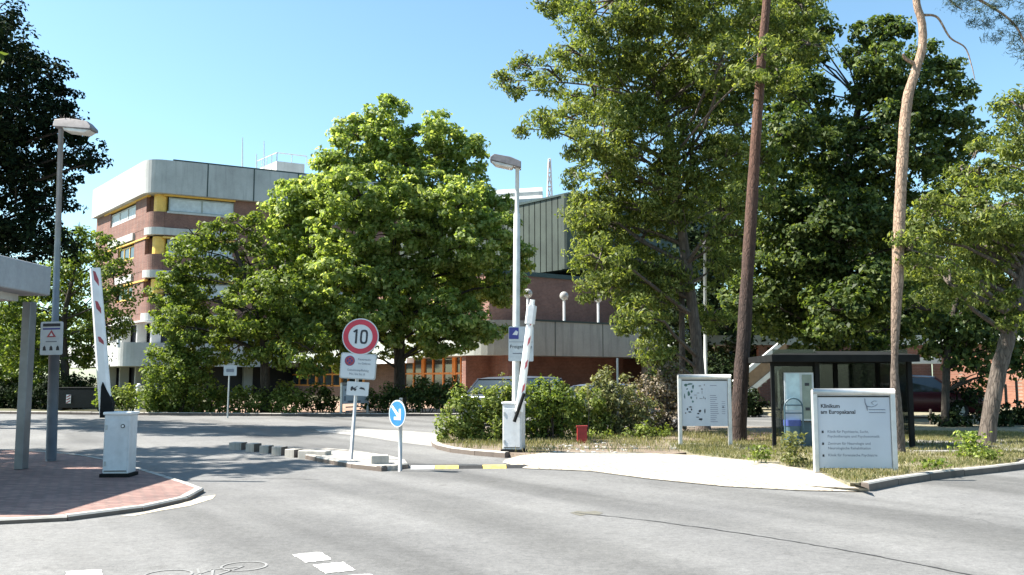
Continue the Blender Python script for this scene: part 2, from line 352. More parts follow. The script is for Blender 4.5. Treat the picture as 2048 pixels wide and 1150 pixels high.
def struct(name, mb, mat, **k): return tag(mb.build(name, mat, **k), kind='structure')
def relocate(o, parent):         # mesh authored in world coordinates -> child of a thing placed with no rotation
    for v in (): pass
    o.location = Vector(o.location) - parent.location
def wpart(name, mb, mat, parent, **k):       # part authored in world space
    base = Vector((0, 0, 0)); q = parent
    while q is not None: base += q.location; q = q.parent
    o = mb.build(name, mat, parent, origin=base, **k); o.location = (0, 0, 0); return o
def text_mesh(strings, mat_name, parent, name='lettering', bold=0.0):
    # strings: list of (text, size, x, z, align) laid in the XZ plane facing -Y
    V = []; F = []
    for (t, size, x, z, al) in strings:
        cu = bpy.data.curves.new('t', 'FONT'); cu.body = t; cu.size = size; cu.align_x = al; cu.align_y = 'CENTER'
        cu.extrude = 0.0003; cu.resolution_u = 2; cu.offset = bold*size
        ob = bpy.data.objects.new('t', cu); COL.objects.link(ob)
        dg = bpy.context.evaluated_depsgraph_get(); me = bpy.data.meshes.new_from_object(ob.evaluated_get(dg))
        o = len(V); V += [(v.co.x+x, -v.co.z, v.co.y+z) for v in me.vertices]; F += [tuple(i+o for i in p.vertices) for p in me.polygons]
        bpy.data.objects.remove(ob); bpy.data.curves.remove(cu); bpy.data.meshes.remove(me)
    m = MB(); m.v = V; m.f = F; return m.build(name, M[mat_name], parent)
def disc_poly(r, n=32, rx=1.0): return [(r*rx*math.cos(2*math.pi*k/n), r*math.sin(2*math.pi*k/n)) for k in range(n)]
def rrect(w, h, r=0.03, n=4):
    pts = []
    for cx, cz, a0 in ((w/2-r, h/2-r, 0), (-w/2+r, h/2-r, 90), (-w/2+r, -h/2+r, 180), (w/2-r, -h/2+r, 270)):
        for k in range(n+1):
            a = R(a0+90*k/n); pts.append((cx+r*math.cos(a), cz+r*math.sin(a)))
    return pts
EX, EY, EZ = Vector((1, 0, 0)), Vector((0, 1, 0)), Vector((0, 0, 1))
def flat(poly, x, y, z, t, name, mat, parent, bevel=0.0):   # local plate facing -Y, front at y, thickness t backwards
    return MB().plate([(p[0]+x, p[1]+z) for p in poly], (0, y, 0), EX, EZ, EY, t).build(name, M[mat], parent, bevel=bevel)

# ---------------------------------------------------------------- setting: ground, roads, paths
struct('ground', MB().sheet([(-400, -60), (400, -60), (400, 900), (-400, 900)], -0.03), M['soil'])
roadpoly = [(-70, -20), (70, -20), (70, 24), (24, 24), (14, 37), (8, 39), (-2, 36.5), (-10, 36.6), (-18, 38), (-30, 41), (-70, 46)]
struct('road', MB().sheet(roadpoly, 0.0), M['asphalt'])
# paler asphalt strip on the site drive, its sunlight put into the colour too
cs = [G(640, 862), G(700, 857), G(800, 862), G(868, 876), (2.2, 24.0), (1.5, 20.8), G(850, 893), G(760, 879), G(690, 868)]
struct('drive_strip', MB().sheet([(p[0], p[1]) for p in [G(630, 859), G(700, 857), G(800, 861), G(900, 868), G(905, 888), G(866, 893), G(800, 885), G(720, 872), G(640, 864)]], 0.004), M['footpath'])
# forecourt of brick pavers in front of the low building
struct('forecourt', MB().sheet([(-14, 39.5), (-2, 38.2), (9, 40.5), (14, 60), (-20, 60)], 0.004), M['courtbrick'])

def kerb(name, pts, w_, h, label, mat='kerb', stone=1.0, z0=0.0, side=1, gap=0.012):
    # a run of kerb stones with open joints, laid along pts (outer edge), width w_ to the inside
    m = MB(); pts = [Vector((p[0], p[1], 0)) for p in pts]; carry = 0
    L = [0]
    for a, b in zip(pts, pts[1:]): L.append(L[-1]+(b-a).length)
    def at(s):
        for i in range(len(pts)-1):
            if s <= L[i+1] or i == len(pts)-2:
                return pts[i].lerp(pts[i+1], min(1, (s-L[i])/max(1e-6, L[i+1]-L[i])))
    s = 0
    while s < L[-1]-0.05:
        e = min(s+stone, L[-1]); a, b = at(s+gap/2), at(e-gap/2); d = (b-a).normalized(); n = Vector((-d.y, d.x, 0))*side
        hh = h+random.uniform(-0.006, 0.006); q = [a, b, b+n*w_, a+n*w_]
        c = 0.02
        vs = [(p.x, p.y, z0-0.02) for p in q]+[(p.x, p.y, z0+hh-c) for p in q]
        qi = [a+n*c+d*0.004, b+n*c-d*0.004, b+n*(w_)-d*0.004, a+n*(w_)+d*0.004]; vs += [(p.x, p.y, z0+hh) for p in qi]
        m.add(vs, [(0, 1, 5, 4), (1, 2, 6, 5), (2, 3, 7, 6), (3, 0, 4, 7), (4, 5, 9, 8), (5, 6, 10, 9), (6, 7, 11, 10), (7, 4, 8, 11), (8, 9, 10, 11)])
        s = e
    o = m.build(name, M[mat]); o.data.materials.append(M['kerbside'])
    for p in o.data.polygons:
        if abs(p.normal.z) < 0.3: p.material_index = 1  # upright faces painted dark for shade and grime
    return tag(o, kind='structure')

# brick sidewalk at the left with its kerb
def smoothline(pts, n=6):
    out_ = []
    P_ = [pts[0]]+list(pts)+[pts[-1]]
    for i in range(1, len(P_)-2):
        p0, p1, p2, p3 = [Vector((q[0], q[1], 0)) for q in P_[i-1:i+3]]
        for k in range(n):
            t = k/n
            out_.append(0.5*((2*p1)+(-p0+p2)*t+(2*p0-5*p1+4*p2-p3)*t*t+(-p0+3*p1-3*p2+p3)*t**3))
    out_.append(Vector((pts[-1][0], pts[-1][1], 0))); return out_
lk = smoothline([(-11, 9.0), (-9.5, 9.12), (-8, 9.24), (-6.8, 9.33), G(-60, 1052), G(0, 1049.5), G(60, 1047), G(150, 1041), G(250, 1029), G(330, 1013), G(385, 1000), G(408, 991), G(405, 983), G(375, 972), G(330, 958), G(260, 938), G(190, 920), G(90, 909), G(0, 905), (-16, 19.5)])
kerb('kerb_sidewalk', lk, 0.11, 0.065, None, side=1, stone=0.9)
def inset(line, d):
    r = []
    for i, p in enumerate(line):
        t = (Vector(line[min(i+1, len(line)-1)])-Vector(line[max(i-1, 0)])).normalized(); r.append(Vector(p)+Vector((-t.y, t.x, 0))*d)
    return r
sw = inset(lk, 0.114)
struct('sidewalk', MB().prism([(p.x, p.y) for p in sw]+[(-22, 19.4), (-22, 9)], 0.0, 0.06), M['paver'])
# gutter dirt along the nose of the sidewalk
struct('gutter_sand', MB().sheet([(p[0], p[1]) for p in [G(240, 1033), G(300, 1022), G(360, 1008), G(405, 994), G(432, 990), G(425, 998), G(380, 1012), G(320, 1022), G(270, 1032)]], 0.004), M['sand'])

# traffic island
isl = smoothline([G(600, 916), G(650, 926), G(700, 936), G(745, 942), G(790, 943), G(815, 938), G(812, 929), G(780, 920), G(720, 911), G(660, 905), G(612, 906), G(600, 916)], 5)
kerb('kerb_island', isl[:-1]+[isl[0]], 0.12, 0.09, None, side=1, stone=0.8)
ii = inset(isl[:-1], 0.125)
struct('traffic_island', MB().prism([(p.x, p.y) for p in ii], 0.0, 0.082), M['footpath'])

# right-hand planting bed, sandy path, verge
bedf = [G(866, 884), G(866, 897), G(900, 906), G(960, 912), G(1040, 916), G(1060, 915)]
kb = smoothline([G(880, 872), G(864, 884), G(868, 896), G(905, 906), G(960, 912), G(1010, 916)], 5)
kerb('kerb_planting_bed', kb, 0.13, 0.11, None, side=1, stone=0.9)
bed = [(p.x, p.y) for p in inset(kb, 0.135)] + [G(x_, y_, .1)[:2] for x_, y_ in ((1050, 910), (1100, 906), (1240, 906), (1345, 908))] + [(9, 24), (12, 27), (-1.0, 27)]
struct('planting_bed', MB().prism(bed, 0.0, 0.10), M['dirt'])
outer = [G(1005, 926), G(1050, 938), G(1180, 943), G(1300, 959), G(1450, 974), G(1600, 982), G(1738, 985)]
inner = [G(1040, 912, .1), G(1100, 905, .1), G(1240, 905, .1), G(1390, 911, .1), G(1530, 925, .1), G(1635, 944, .1), G(1735, 978, .1)]
mp_ = MB(); o2 = [Vector((p.x, p.y, 0.012)) for p in outer]; i2 = [Vector((p.x, p.y, 0.11)) for p in inner]; m2 = [a.lerp(b, 0.12)+Vector((0, 0, .03)) for a, b in zip(o2, i2)]
n_ = len(o2); mp_.add(o2+m2+i2, [(i, i+1, n_+i+1, n_+i) for i in range(n_-1)]+[(n_+i, n_+i+1, 2*n_+i+1, 2*n_+i) for i in range(n_-1)])
struct('sandy_path', mp_, M['slabs'])
kr = smoothline([G(1738, 983), G(1790, 972), G(1850, 962), G(1930, 952), G(2048, 940), G(2200, 926), (26, 18.5)], 6)
kerb('kerb_verge', kr, 0.11, 0.115, None, side=1, stone=1.0)
vg = [(p.x, p.y) for p in inset(kr, 0.135)] + [(30, 19), (40, 23), (40, 60), (12, 60), (10, 30), (7.5, 22)] + [(p.x, p.y) for p in (G(1330, 893), G(1345, 905))] + [(p.x, p.y) for p in inner[3:-1]] + [(G(1700, 967, .1).x, G(1700, 967, .1).y)]
struct('verge', MB().prism(vg, 0.0, 0.105), M['verge'])
struct('brick_path', MB().sheet([(p.x, p.y) for p in [G(1465, 884, .1), G(1560, 884, .1), G(1575, 866, .1), G(1480, 864, .1)]], 0.109), groundmat('brick_litter', (0.16, 0.09, 0.075), (0.3, 0.19, 0.165), (0.12, 0.09, 0.06), 3))
struct('footpath', MB().sheet([(p.x, p.y) for p in [G(1340, 899, .1), G(1700, 902, .1), G(2048, 905, .1), G(2300, 905, .1), G(2300, 882, .1), G(2048, 880, .1), G(1700, 880, .1), G(1340, 888, .1)]], 0.110), M['footpath'])
# far kerb
fk = [Vector((p[0], p[1], 0)) for p in [(8, 39), (-2, 36.5), (-10, 36.6), (-18, 38), (-30, 41), (-60, 45)]]
kerb('kerb_far', fk, 0.15, 0.12, None, side=-1, stone=1.0)

# asphalt joint, markings
def strip(pts, w_, z):
    m = MB(); pts = [Vector((p[0], p[1], 0)) for p in pts]; vs = []
    for i, p in enumerate(pts):
        d = (pts[min(i+1, len(pts)-1)]-pts[max(i-1, 0)]).normalized(); n = Vector((-d.y, d.x, 0))*w_/2*random.uniform(0.6, 1.3)
        vs += [(p.x+n.x, p.y+n.y, z), (p.x-n.x, p.y-n.y, z)]
    return m.add(vs, [(2*i, 2*i+1, 2*i+3, 2*i+2) for i in range(len(pts)-1)])
jl = smoothline([G(1150, 1026), G(1300, 1042), G(1500, 1070), G(1700, 1103), G(1900, 1142), G(2080, 1180)], 14)
jl = [p+Vector((random.uniform(-.008, .008), random.uniform(-.012, .012), 0)) for p in jl]
struct('road_joint', strip(jl, 0.022, 0.004), M['black'])
jl2 = [p+Vector((random.uniform(-.01, .01), random.uniform(-.02, .02), 0)) for p in smoothline([G(440, 962), G(540, 957), G(640, 960)], 12)]
struct('road_joint', strip(jl2, 0.02, 0.004), plain('joint_grey', (0.09, 0.09, 0.09), 0.9))
def worn_quad(a, b, c, d, name, mat='roadpaint'):
    n = 9; m = MB()
    edge = []
    cs_ = [Vector((q[0], q[1], 0)) for q in (a, b, c, d)]
    for i in range(4):
        p, q = cs_[i], cs_[(i+1) % 4]
        for k in range(n):
            v = p.lerp(q, k/n); edge.append((v.x+random.uniform(-.008, .008), v.y+random.uniform(-.012, .012)))
    return struct(name, m.sheet(edge, 0.005), M[mat])
worn_quad(G(585, 1110), G(640, 1105), G(664, 1120), G(612, 1126), 'road_marking')
worn_quad(G(626, 1131), G(686, 1125), G(710, 1141), G(652, 1148), 'road_marking')
worn_quad(G(694, 1152), G(740, 1149), G(765, 1162), G(718, 1168), 'road_marking')
worn_quad(G(133, 1144), G(201, 1140), G(212, 1162), G(130, 1168), 'road_marking')
struct('sand_patch', MB().sheet([(p.x, p.y) for p in [G(1140, 1026), G(1155, 1022), G(1172, 1024), G(1190, 1022), G(1206, 1026), G(1198, 1030), G(1176, 1029), G(1160, 1032)]], 0.003), groundmat('road_sand', (0.13, 0.125, 0.11), (0.165, 0.155, 0.12), (0.15, 0.148, 0.14), 9))
bm_ = MB()
def ring(c, r, w_, z=0.005, n=40):
    vs = []
    for k in range(n):
        a = 2*math.pi*k/n; vs += [(c.x+r*math.cos(a), c.y+r*math.sin(a), z), (c.x+(r-w_)*math.cos(a), c.y+(r-w_)*math.sin(a), z)]
    return vs, [(2*k, 2*((k+1) % n), 2*((k+1) % n)+1, 2*k+1) for k in range(n)]
w1, w2 = G(488, 1133), G(336, 1150)
for c in (w1, w2): bm_.add(*ring(c, 0.19 if c is w1 else 0.19, 0.022))
def seg(a, b, t=0.02): bm_.v, bm_.f = bm_.v, bm_.f; s_ = strip([a, b], t, 0.005); bm_.add(s_.v, s_.f)
f1 = w1.lerp(w2, 0.42); top1 = w1.lerp(w2, 0.3)+Vector((0.02, -0.3, 0)); top2 = w1.lerp(w2, 0.72)+Vector((0.02, -0.27, 0))
for a, b in ((w1, f1), (w1, top1), (f1, top1), (f1, top2), (top1, top2), (w2, top2), (G(395, 1138), G(400, 1152))): seg(a, b)
struct('bicycle_marking', bm_, M['fadedpaint'])

# ---------------------------------------------------------------- vegetation helpers
def leafmesh(name, c, n, L, W, mat, parent=None, origin=(0, 0, 0), droop=0.0, along=None):
    """c (k,3) centres, n (k,3) leaf normals, L length, W width; every leaf one folded quad"""
    k = len(c); c = c.astype(np.float32)
    n = n/np.linalg.norm(n, axis=1, keepdims=True)
    rnd = rng.normal(size=(k, 3)) if along is None else along+rng.normal(size=(k, 3))*0.35
    t = rnd - n*np.sum(rnd*n, axis=1, keepdims=True); t /= np.linalg.norm(t, axis=1, keepdims=True)+1e-9
    t[:, 2] -= droop; t /= np.linalg.norm(t, axis=1, keepdims=True)
    b = np.cross(n, t); b /= np.linalg.norm(b, axis=1, keepdims=True)+1e-9
    s = rng.uniform(0.65, 1.25, (k, 1)); l = L*s; ww = W*s
    v = np.empty((k, 4, 3), np.float32)
    v[:, 0] = c-t*l*0.5; v[:, 1] = c+b*ww*0.5+n*ww*0.18+t*l*0.05; v[:, 2] = c+t*l*0.5-n*l*0.12; v[:, 3] = c-b*ww*0.5+n*ww*0.18+t*l*0.05
    v = v.reshape(-1, 3)-np.array(origin, np.float32)
    me = bpy.data.meshes.new(name); me.vertices.add(4*k); me.vertices.foreach_set('co', v.ravel())
    me.loops.add(4*k); me.loops.foreach_set('vertex_index', np.arange(4*k, dtype=np.int32))
    me.polygons.add(k); me.polygons.foreach_set('loop_start', np.arange(0, 4*k, 4, dtype=np.int32))
    me.polygons.foreach_set('loop_total', np.full(k, 4, np.int32))
    me.materials.append(mat); me.update(calc_edges=True)
    o = bpy.data.objects.new(name, me); COL.objects.link(o)
    if parent is not None: o.parent = parent
    return o
def clusters_in(lobes, dens, rc, inner=0.35):
    """lobes: (centre Vector, (rx,ry,rz)); cluster centres spread over the lobes' shells"""
    C, O = [], []
    for ctr, r in lobes:
        r = np.array(r); area = 4*math.pi*((r[0]*r[1])**1.6+(r[0]*r[2])**1.6+(r[1]*r[2])**1.6)**(1/1.6)/3**(1/1.6)
        k = max(4, int(dens*area/(rc*rc)))
        d = rng.normal(size=(k, 3)); d /= np.linalg.norm(d, axis=1, keepdims=True)
        u = np.where(rng.random(k) < 0.78, rng.uniform(0.78, 1.06, k), rng.uniform(inner, 0.8, k))
        C.append(np.array(ctr)+d*u[:, None]*r); O.append(d/r)
    C = np.vstack(C); O = np.vstack(O); O /= np.linalg.norm(O, axis=1, keepdims=True)
    return C, O
def foliage(name, lobes, mat, parent, origin, leaf=0.16, wr=0.62, rc=0.5, dens=0.40, per=60, droop=0.3, flat_=0.6, up=0.55, nr=0.55):
    C, O = clusters_in(lobes, dens, rc)
    k = len(C); cr = rc*rng.uniform(0.6, 1.3, k)
    idx = np.repeat(np.arange(k), per)
    off = rng.normal(size=(len(idx), 3)); off /= np.linalg.norm(off, axis=1, keepdims=True)
    off *= (rng.random((len(idx), 1))**0.45)*cr[idx][:, None]; loc = off.copy(); off[:, 2] *= flat_
    c = C[idx]+off
    n = loc/cr[idx][:, None]*0.8+O[idx]*0.45+np.array([0, 0, up])+rng.normal(size=loc.shape)*nr
    return leafmesh(name, c, n, leaf, leaf*wr, mat, parent, origin, droop), C
def limbs(mb, trunkpts, trunkrad, targets, r0, seg=6):
    tp = [Vector(p) for p in trunkpts]
    for t in targets:
        t = Vector(t)
        cand = [(i, p) for i, p in enumerate(tp) if p.z < t.z-0.25*(t-p).length]
        i, p = min(cand, key=lambda q: (q[1]-t).length) if cand else (len(tp)//2, tp[len(tp)//2])
        L = (t-p).length; rr = min(trunkrad[i]*0.45, 0.02+0.018*L)
        m1 = p.lerp(t, 0.35)+Vector((random.uniform(-.1, .1)*L, random.uniform(-.1, .1)*L, 0.06*L)); m2_ = p.lerp(t, 0.7)+Vector((random.uniform(-.06, .06)*L, random.uniform(-.06, .06)*L, 0.05*L))
        mb.tube([p, m1, m2_, t], [rr, rr*0.7, rr*0.45, rr*0.2], seg, caps=False)
def dense_pts(pts, rads, n=5):
    """interpolated (catmull) trunk axis with radii"""
    P_ = [pts[0]]+list(pts)+[pts[-1]]; Rr = [rads[0]]+list(rads)+[rads[-1]]; o = []; r = []
    for i in range(1, len(P_)-2):
        p0, p1, p2, p3 = [Vector(q) for q in P_[i-1:i+3]]
        for k in range(n):
            t = k/n
            o.append(0.5*((2*p1)+(-p0+p2)*t+(2*p0-5*p1+4*p2-p3)*t*t+(-p0+3*p1-3*p2+p3)*t**3)); r.append(Rr[i]*(1-t)+Rr[i+1]*t)
    o.append(Vector(pts[-1])); r.append(rads[-1]); return o, r
def tree(name, label, cat, Y, trunk, lobes, leafm, bark, group=None, base_z=0.0, twig=True, ysq=1.0, extra_limbs=(), limbed=True, front=0, spread=None, **fk):
    """trunk: (px,py,radius_m) in picture terms at depth Y (first at ground); lobes: (px,py,r_px[,dY])"""
    s = FPX/Y
    tp = [P(px, py, Y) for px, py, r in trunk]; tp[0].z = base_z; tr = [r for _, _, r in trunk]
    base = tp[0].copy(); t = thing(name, base, label, cat, group)
    L = []
    for lb in lobes:
        px, py, r = lb[:3]; r = r/s; dy = lb[3] if len(lb) > 3 else random.uniform(-1-front, 1)*(spread or min(2.2, 1.6*r))
        c = P(px, py, Y+dy); L.append((c, (r*1.05, r*ysq, r*0.92)))
    dp, dr = dense_pts(tp, tr); dr[0] *= 1.35; dr[1] *= 1.1
    mb = MB(); mb.tube(dp, dr, 12, jitter=0.07)
    if lobes and limbed: limbs(mb, dp, dr, [c for c, _ in L], max(tr)*0.75)
    ex = []
    for e in extra_limbs:
        q, qr = dense_pts([P(px, py, Y+dy) for px, py, dy, r in e], [r for *_, r in e], 6); mb.tube(q, qr, 8, jitter=0.05)
    if twig and lobes:
        for c, r in L:
            for _ in range(5):
                d = Vector(rng.normal(size=3)).normalized(); mb.tube([c, c+Vector((d.x*r[0], d.y*r[1], d.z*r[2]))*0.5+Vector((0, 0, .1)), c+Vector((d.x*r[0], d.y*r[1], d.z*r[2]))*0.95], [0.035, 0.022, 0.008], 5, caps=False)
    wpart('trunk', mb, M[bark], t, smooth=True)
    if lobes: foliage('crown', L, M[leafm], t, tuple(base), **fk)
    return t
def shrub(name, label, Y, base, lobes, leafm, group=None, cat='shrub', bark='barkdark', stems=7, z0=0.0, **fk):
    s = FPX/Y; b = XY(base, Y, z0); t = thing(name, b, label, cat, group); L = []
    for lb in lobes:
        px, py, r = lb[:3]; r = r/s; dy = lb[3] if len(lb) > 3 else random.uniform(-0.5, 0.5)*r
        L.append((P(px, py, Y+dy), (r*1.1, r*0.9, r)))
    m = MB()
    for k in range(stems):
        c, r = L[k % len(L)]; q = c+Vector((random.uniform(-.6, .6)*r[0], random.uniform(-.6, .6)*r[1], random.uniform(0, .7)*r[2]))
        p0 = Vector((c.x*0.6+b.x*0.4+random.uniform(-.1, .1), b.y+random.uniform(-.1, .1), z0)); m.tube([p0, p0.lerp(q, .5)+Vector((random.uniform(-.05, .05), 0, .05)), q], [0.025, 0.016, 0.006], 5, caps=False)
    wpart('stem', m, M[bark], t)
    foliage('foliage', L, M[leafm], t, tuple(b), **fk)
    return t

# ---------------------------------------------------------------- buildings
A = Vector((0.882, 0.471, 0)); B = Vector((-0.64, 0.768, 0)); NA = Vector((0.471, -0.882, 0)); NB = Vector((-0.768, -0.64, 0))
def wallslab(m, p, d, n, s0, s1, z0, z1, t=0.3, off=0.0):
    """box along direction d from s0..s1, front face at offset off along outward normal n, thickness t inwards"""
    a = p+d*s0+n*off; b = p+d*s1+n*off; c = b-n*t; e = a-n*t
    vs = [(q.x, q.y, z) for z in (z0, z1) for q in (a, b, c, e)]
    return m.add(vs, [(0, 1, 2, 3), (4, 5, 6, 7), (0, 1, 5, 4), (1, 2, 6, 5), (2, 3, 7, 6), (3, 0, 4, 7)])

def tower():
    Y0 = 80.0; C = XY(290, Y0); s = Y0
    def z(py): return P(290, py, Y0).z
    t = thing('hospital_tower', C, 'tall brick hospital block with concrete parapet and yellow window surrounds behind the left trees', 'building')
    LF, LS = 46.0, 17.5
    def poly(off, inset_corner=0.0, r=1.0, off2=None):
        # footprint with rounded near corner
        c = C+NA*off+NB*off
        pts = []
        p0 = c+B*r; p1 = c+A*r
        for k in range(9):
            u = k/8; pts.append(p0*(1-u)**2+c*2*u*(1-u)+p1*u*u)
        far = C+A*LF+NA*off; back = C+A*LF+B*LS; bl = C+B*LS+NB*off
        return [(q.x, q.y) for q in pts+[far, back, bl]]
    zt, zb = z(320), z(386)
    wpart('roof', MB().prism(poly(0.5, r=1.6), zb, zt), M['towerconc'], t)
    g = MB()
    for sp_ in (4.6, 8.8, 13.0, 17.2, 21.4): wallslab(g, C+NA*0.62, A, NA, sp_, sp_+0.10, zb, zt+0.01, 0.2)
    wallslab(g, C+NA*0.5, A, NA, 1.6, LF, zt-0.001, zt+0.14, 0.35, 0.06)
    wpart('parapet_joint', g, M['greendark'], t)
    # dark core behind the glazing
    wpart('inner_wall', MB().prism([(q.x, q.y) for q in (C+B*1.2+A*1.2, C+A*LF-NA*1.0, C+A*LF+B*LS, C+B*LS-NB*1.0)], 0, zb), M['ink'], t)
    pitch = z(386)-z(471)
    for k in range(5):
        top = zb-pitch*k
        w0 = top-z(386)+z(392); w0 = top-0.25; w1_ = top-(z(386)-z(421)); b0 = w1_-0.12; b1 = top-(z(386)-z(453)); c0 = top-(z(386)-z(468)); nxt = top-pitch
        if k >= 3: break
        m = MB()
        for d, n, L, o in ((A, NA, LF, 1.1), (B, NB, LS, 1.1)):
            wallslab(m, C, d, n, o, L, b1, w1_, 0.35, 0.0)
        m.prism([(q[0], q[1]) for q in poly(0.02, r=1.1)][:9]+[((C+A*2+B*2).x, (C+A*2+B*2).y)], b1, w1_-0.01)
        # piers in the window zone
        for a_, b_ in ((7.2, 14.6), (19.0, 26.0), (30.5, 46.0)): wallslab(m, C, A, NA, a_, b_, w1_, top, 0.3, -0.003)
        for a_, b_ in ((1.5, 4.6), (12.5 if k == 0 else 9.6, LS)): wallslab(m, C, B, NB, a_, b_, w1_, top, 0.3, -0.003)
        wpart('wall', m, M['brick'], t)
        # white sill bands
        sb = MB(); r9 = [(q[0], q[1]) for q in poly(0.22, r=1.3)][:9]
        sb.prism(r9+[((C+A*1.5+B*1.5).x, (C+A*1.5+B*1.5).y)], c0, b1-0.02)
        wpart('sill', sb, M['concrete_lt'], t)
        for d_, n_x, a_, b_, h0, h1, tt, of in ((A, NA, 0.9, 7.5, c0+.01, b1-0.03, 0.5, 0.2), (B, NB, 4.6, 9.6 if k else 12.5, c0, b1-0.02, 0.5, 0.2), (A, NA, 14.6, 19.2, c0, b1-0.02, 0.5, 0.2), (A, NA, 1.3, 7.3, w1_-0.12, w1_+0.06, 0.3, 0.1)):
            sb = MB(); wallslab(sb, C, d_, n_x, a_, b_, h0, h1, tt, of); wpart('sill', sb, M['concrete_lt'], t)
        fill = MB()
        for d_, n_x, l_ in ((A, NA, LF), (B, NB, LS)):
            wallslab(fill, C, d_, n_x, 1.1, l_, nxt-.003, b1+.003, 0.3, -0.02)
        wpart('wall', fill, M['brick'], t)
        # yellow band, head and column
        yb = MB(); wallslab(yb, C, A, NA, 1.0, 7.3, top-0.16, top-0.002, 0.3, 0.1); wallslab(yb, C, B, NB, 1.0, LS-3, top-0.14, top-0.002, 0.3, 0.1)
        cc = C+A*1.0+B*0.75; yb.tube([cc+EZ*w1_, cc+EZ*top], 0.6, 14); cb_ = MB(); cb_.prism([(q.x, q.y) for q in (C+A*1.5+B*1.5-NB*.2, C+A*2-NA*1.2, C+A*3+B*3, C+B*1.6-NB*.25)], w1_, top); wpart('wall', cb_, M['brick'], t)
        wpart('column', yb, M['yellowframe'], t, smooth=False)
        def win(p, d, n, a_, b_, frame, pane, z0_, z1_, nm=2):
            fr = MB()
            for q in [a_+(b_-a_)*i/nm for i in range(nm+1)]: wallslab(fr, p, d, n, q-0.06, q+0.06, z0_, z1_, 0.1, -0.1)
            wallslab(fr, p, d, n, a_, b_, z0_, z0_+0.1, 0.09, -0.105); wallslab(fr, p, d, n, a_, b_, z1_-0.1, z1_, 0.09, -0.105)
            fo = wpart('window', fr, M[frame], t)
            pm = MB(); wallslab(pm, p, d, n, a_+.05, b_-.05, z0_+.05, z1_-.05, 0.02, -0.16); wpart('pane', pm, M[pane], fo)
        win(C, A, NA, 1.5, 7.2, 'concrete', 'blind', w1_+0.06, top-0.24)
        win(C, A, NA, 14.6, 19.0, 'concrete', 'blind', w1_+0.06, top-0.24)
        win(C, A, NA, 26.0, 30.5, 'concrete', 'blind', w1_+0.06, top-0.24)
        if k == 0: win(C, B, NB, 4.6, 12.5, 'concrete_lt', 'blind', w1_+0.06, top-0.32, 3)
        else: win(C, B, NB, 4.6, 9.6, 'yellowframe', 'glass', w1_+0.06, top-0.32, 3)
    # lower storey behind the balcony
    zl = zb-pitch*3
    m = MB(); m.prism([(q.x, q.y) for q in (C+A*3.2+B*3.2, C+A*LF-NA*2, C+A*LF+B*LS, C+B*LS-NB*2)], 0, zl+0.01); wpart('wall', m, M['brick'], t)
    wpart('sill', MB().prism(poly(0.3, r=1.3), z(640), zl+0.02), M['concrete_lt'], t)
    bz1, bz0 = z(687), z(733)
    for sA, dd in ((0.8, A), (4.2, A), (3.4, B), (8, B), (12, B), (9, A), (14, A)):
        q = C+dd*sA-(NA if dd is A else NB)*0.6
        wpart('pillar', MB().box((q.x, q.y, (bz1+z(640))/2-.1), (0.8, 0.8, z(640)-bz1+.2), rz=math.atan2(A.y, A.x)), M['concrete_lt'], t)
        wpart('pillar', MB().box((q.x, q.y, bz0/2), (0.8, 0.8, bz0), rz=math.atan2(A.y, A.x)), M['concrete_lt'], t)
    D = C+NA*2.2+NB*2.4
    def bp(off, r):
        c = D+NA*off+NB*off; p0 = c+B*r; p1 = c+A*r; pts = [p0*(1-k/8)**2+c*2*(k/8)*(1-k/8)+p1*(k/8)**2 for k in range(9)]
        return [(q.x, q.y) for q in pts+[C+A*30+NA*2.2, C+A*30, C+B*22, C+B*22+NB*2.4]]
    wpart('balcony', MB().prism(bp(0, 1.4), bz0, bz1), M['concrete_lt'], t)
    # penthouse and railings
    pc = P(553, 340, Y0+14); pm = MB(); q = Vector((pc.x, pc.y, 0))
    zz0, zz1 = zt-0.5, P(560, 322, Y0+14).z
    pm.prism([(v.x, v.y) for v in (q, q+A*3.0, q+A*3+B*5, q+B*5)], zz0, zz1); wpart('penthouse', pm, M['concrete_lt'], t)
    rl = MB()
    zr = zz1+0.9
    for d, L in ((A, 3.2), (B, 5)):
        for i in range(5):
            v = q+d*(L*i/4)
            if i % 2 == 0 or d is B: rl.tube([v+EZ*zz1, v+EZ*zr], 0.05, 5)
        rl.tube([q+EZ*zr, q+d*L+EZ*zr], 0.06, 5)
    for i in range(4):
        v = q+B*(5+i*0.9)+NB*1.0; rl.tube([v+EZ*(zt-.2), v+EZ*(zt+2.6+0.3*(i % 2))], 0.045, 5)
    v0 = q+B*4+NB*1.0
    for hz in (1.2, 2.4): rl.tube([v0+EZ*(zt+hz), v0+B*3.8+EZ*(zt+hz+.3)], 0.05, 5)
    wpart('railing', rl, M['alu'], t)
    for px, pt, pb, dy in ((485, 275, 338, 10), (528, 282, 345, 15), (513, 308, 342, 14)):
        a = P(px, pb+6, Y0+dy); b = P(px, pt, Y0+dy); wpart('antenna', MB().tube([a, a.lerp(b, .5), b], [0.09, 0.07, 0.05], 6), M['alu'], t)
    return t
tower()

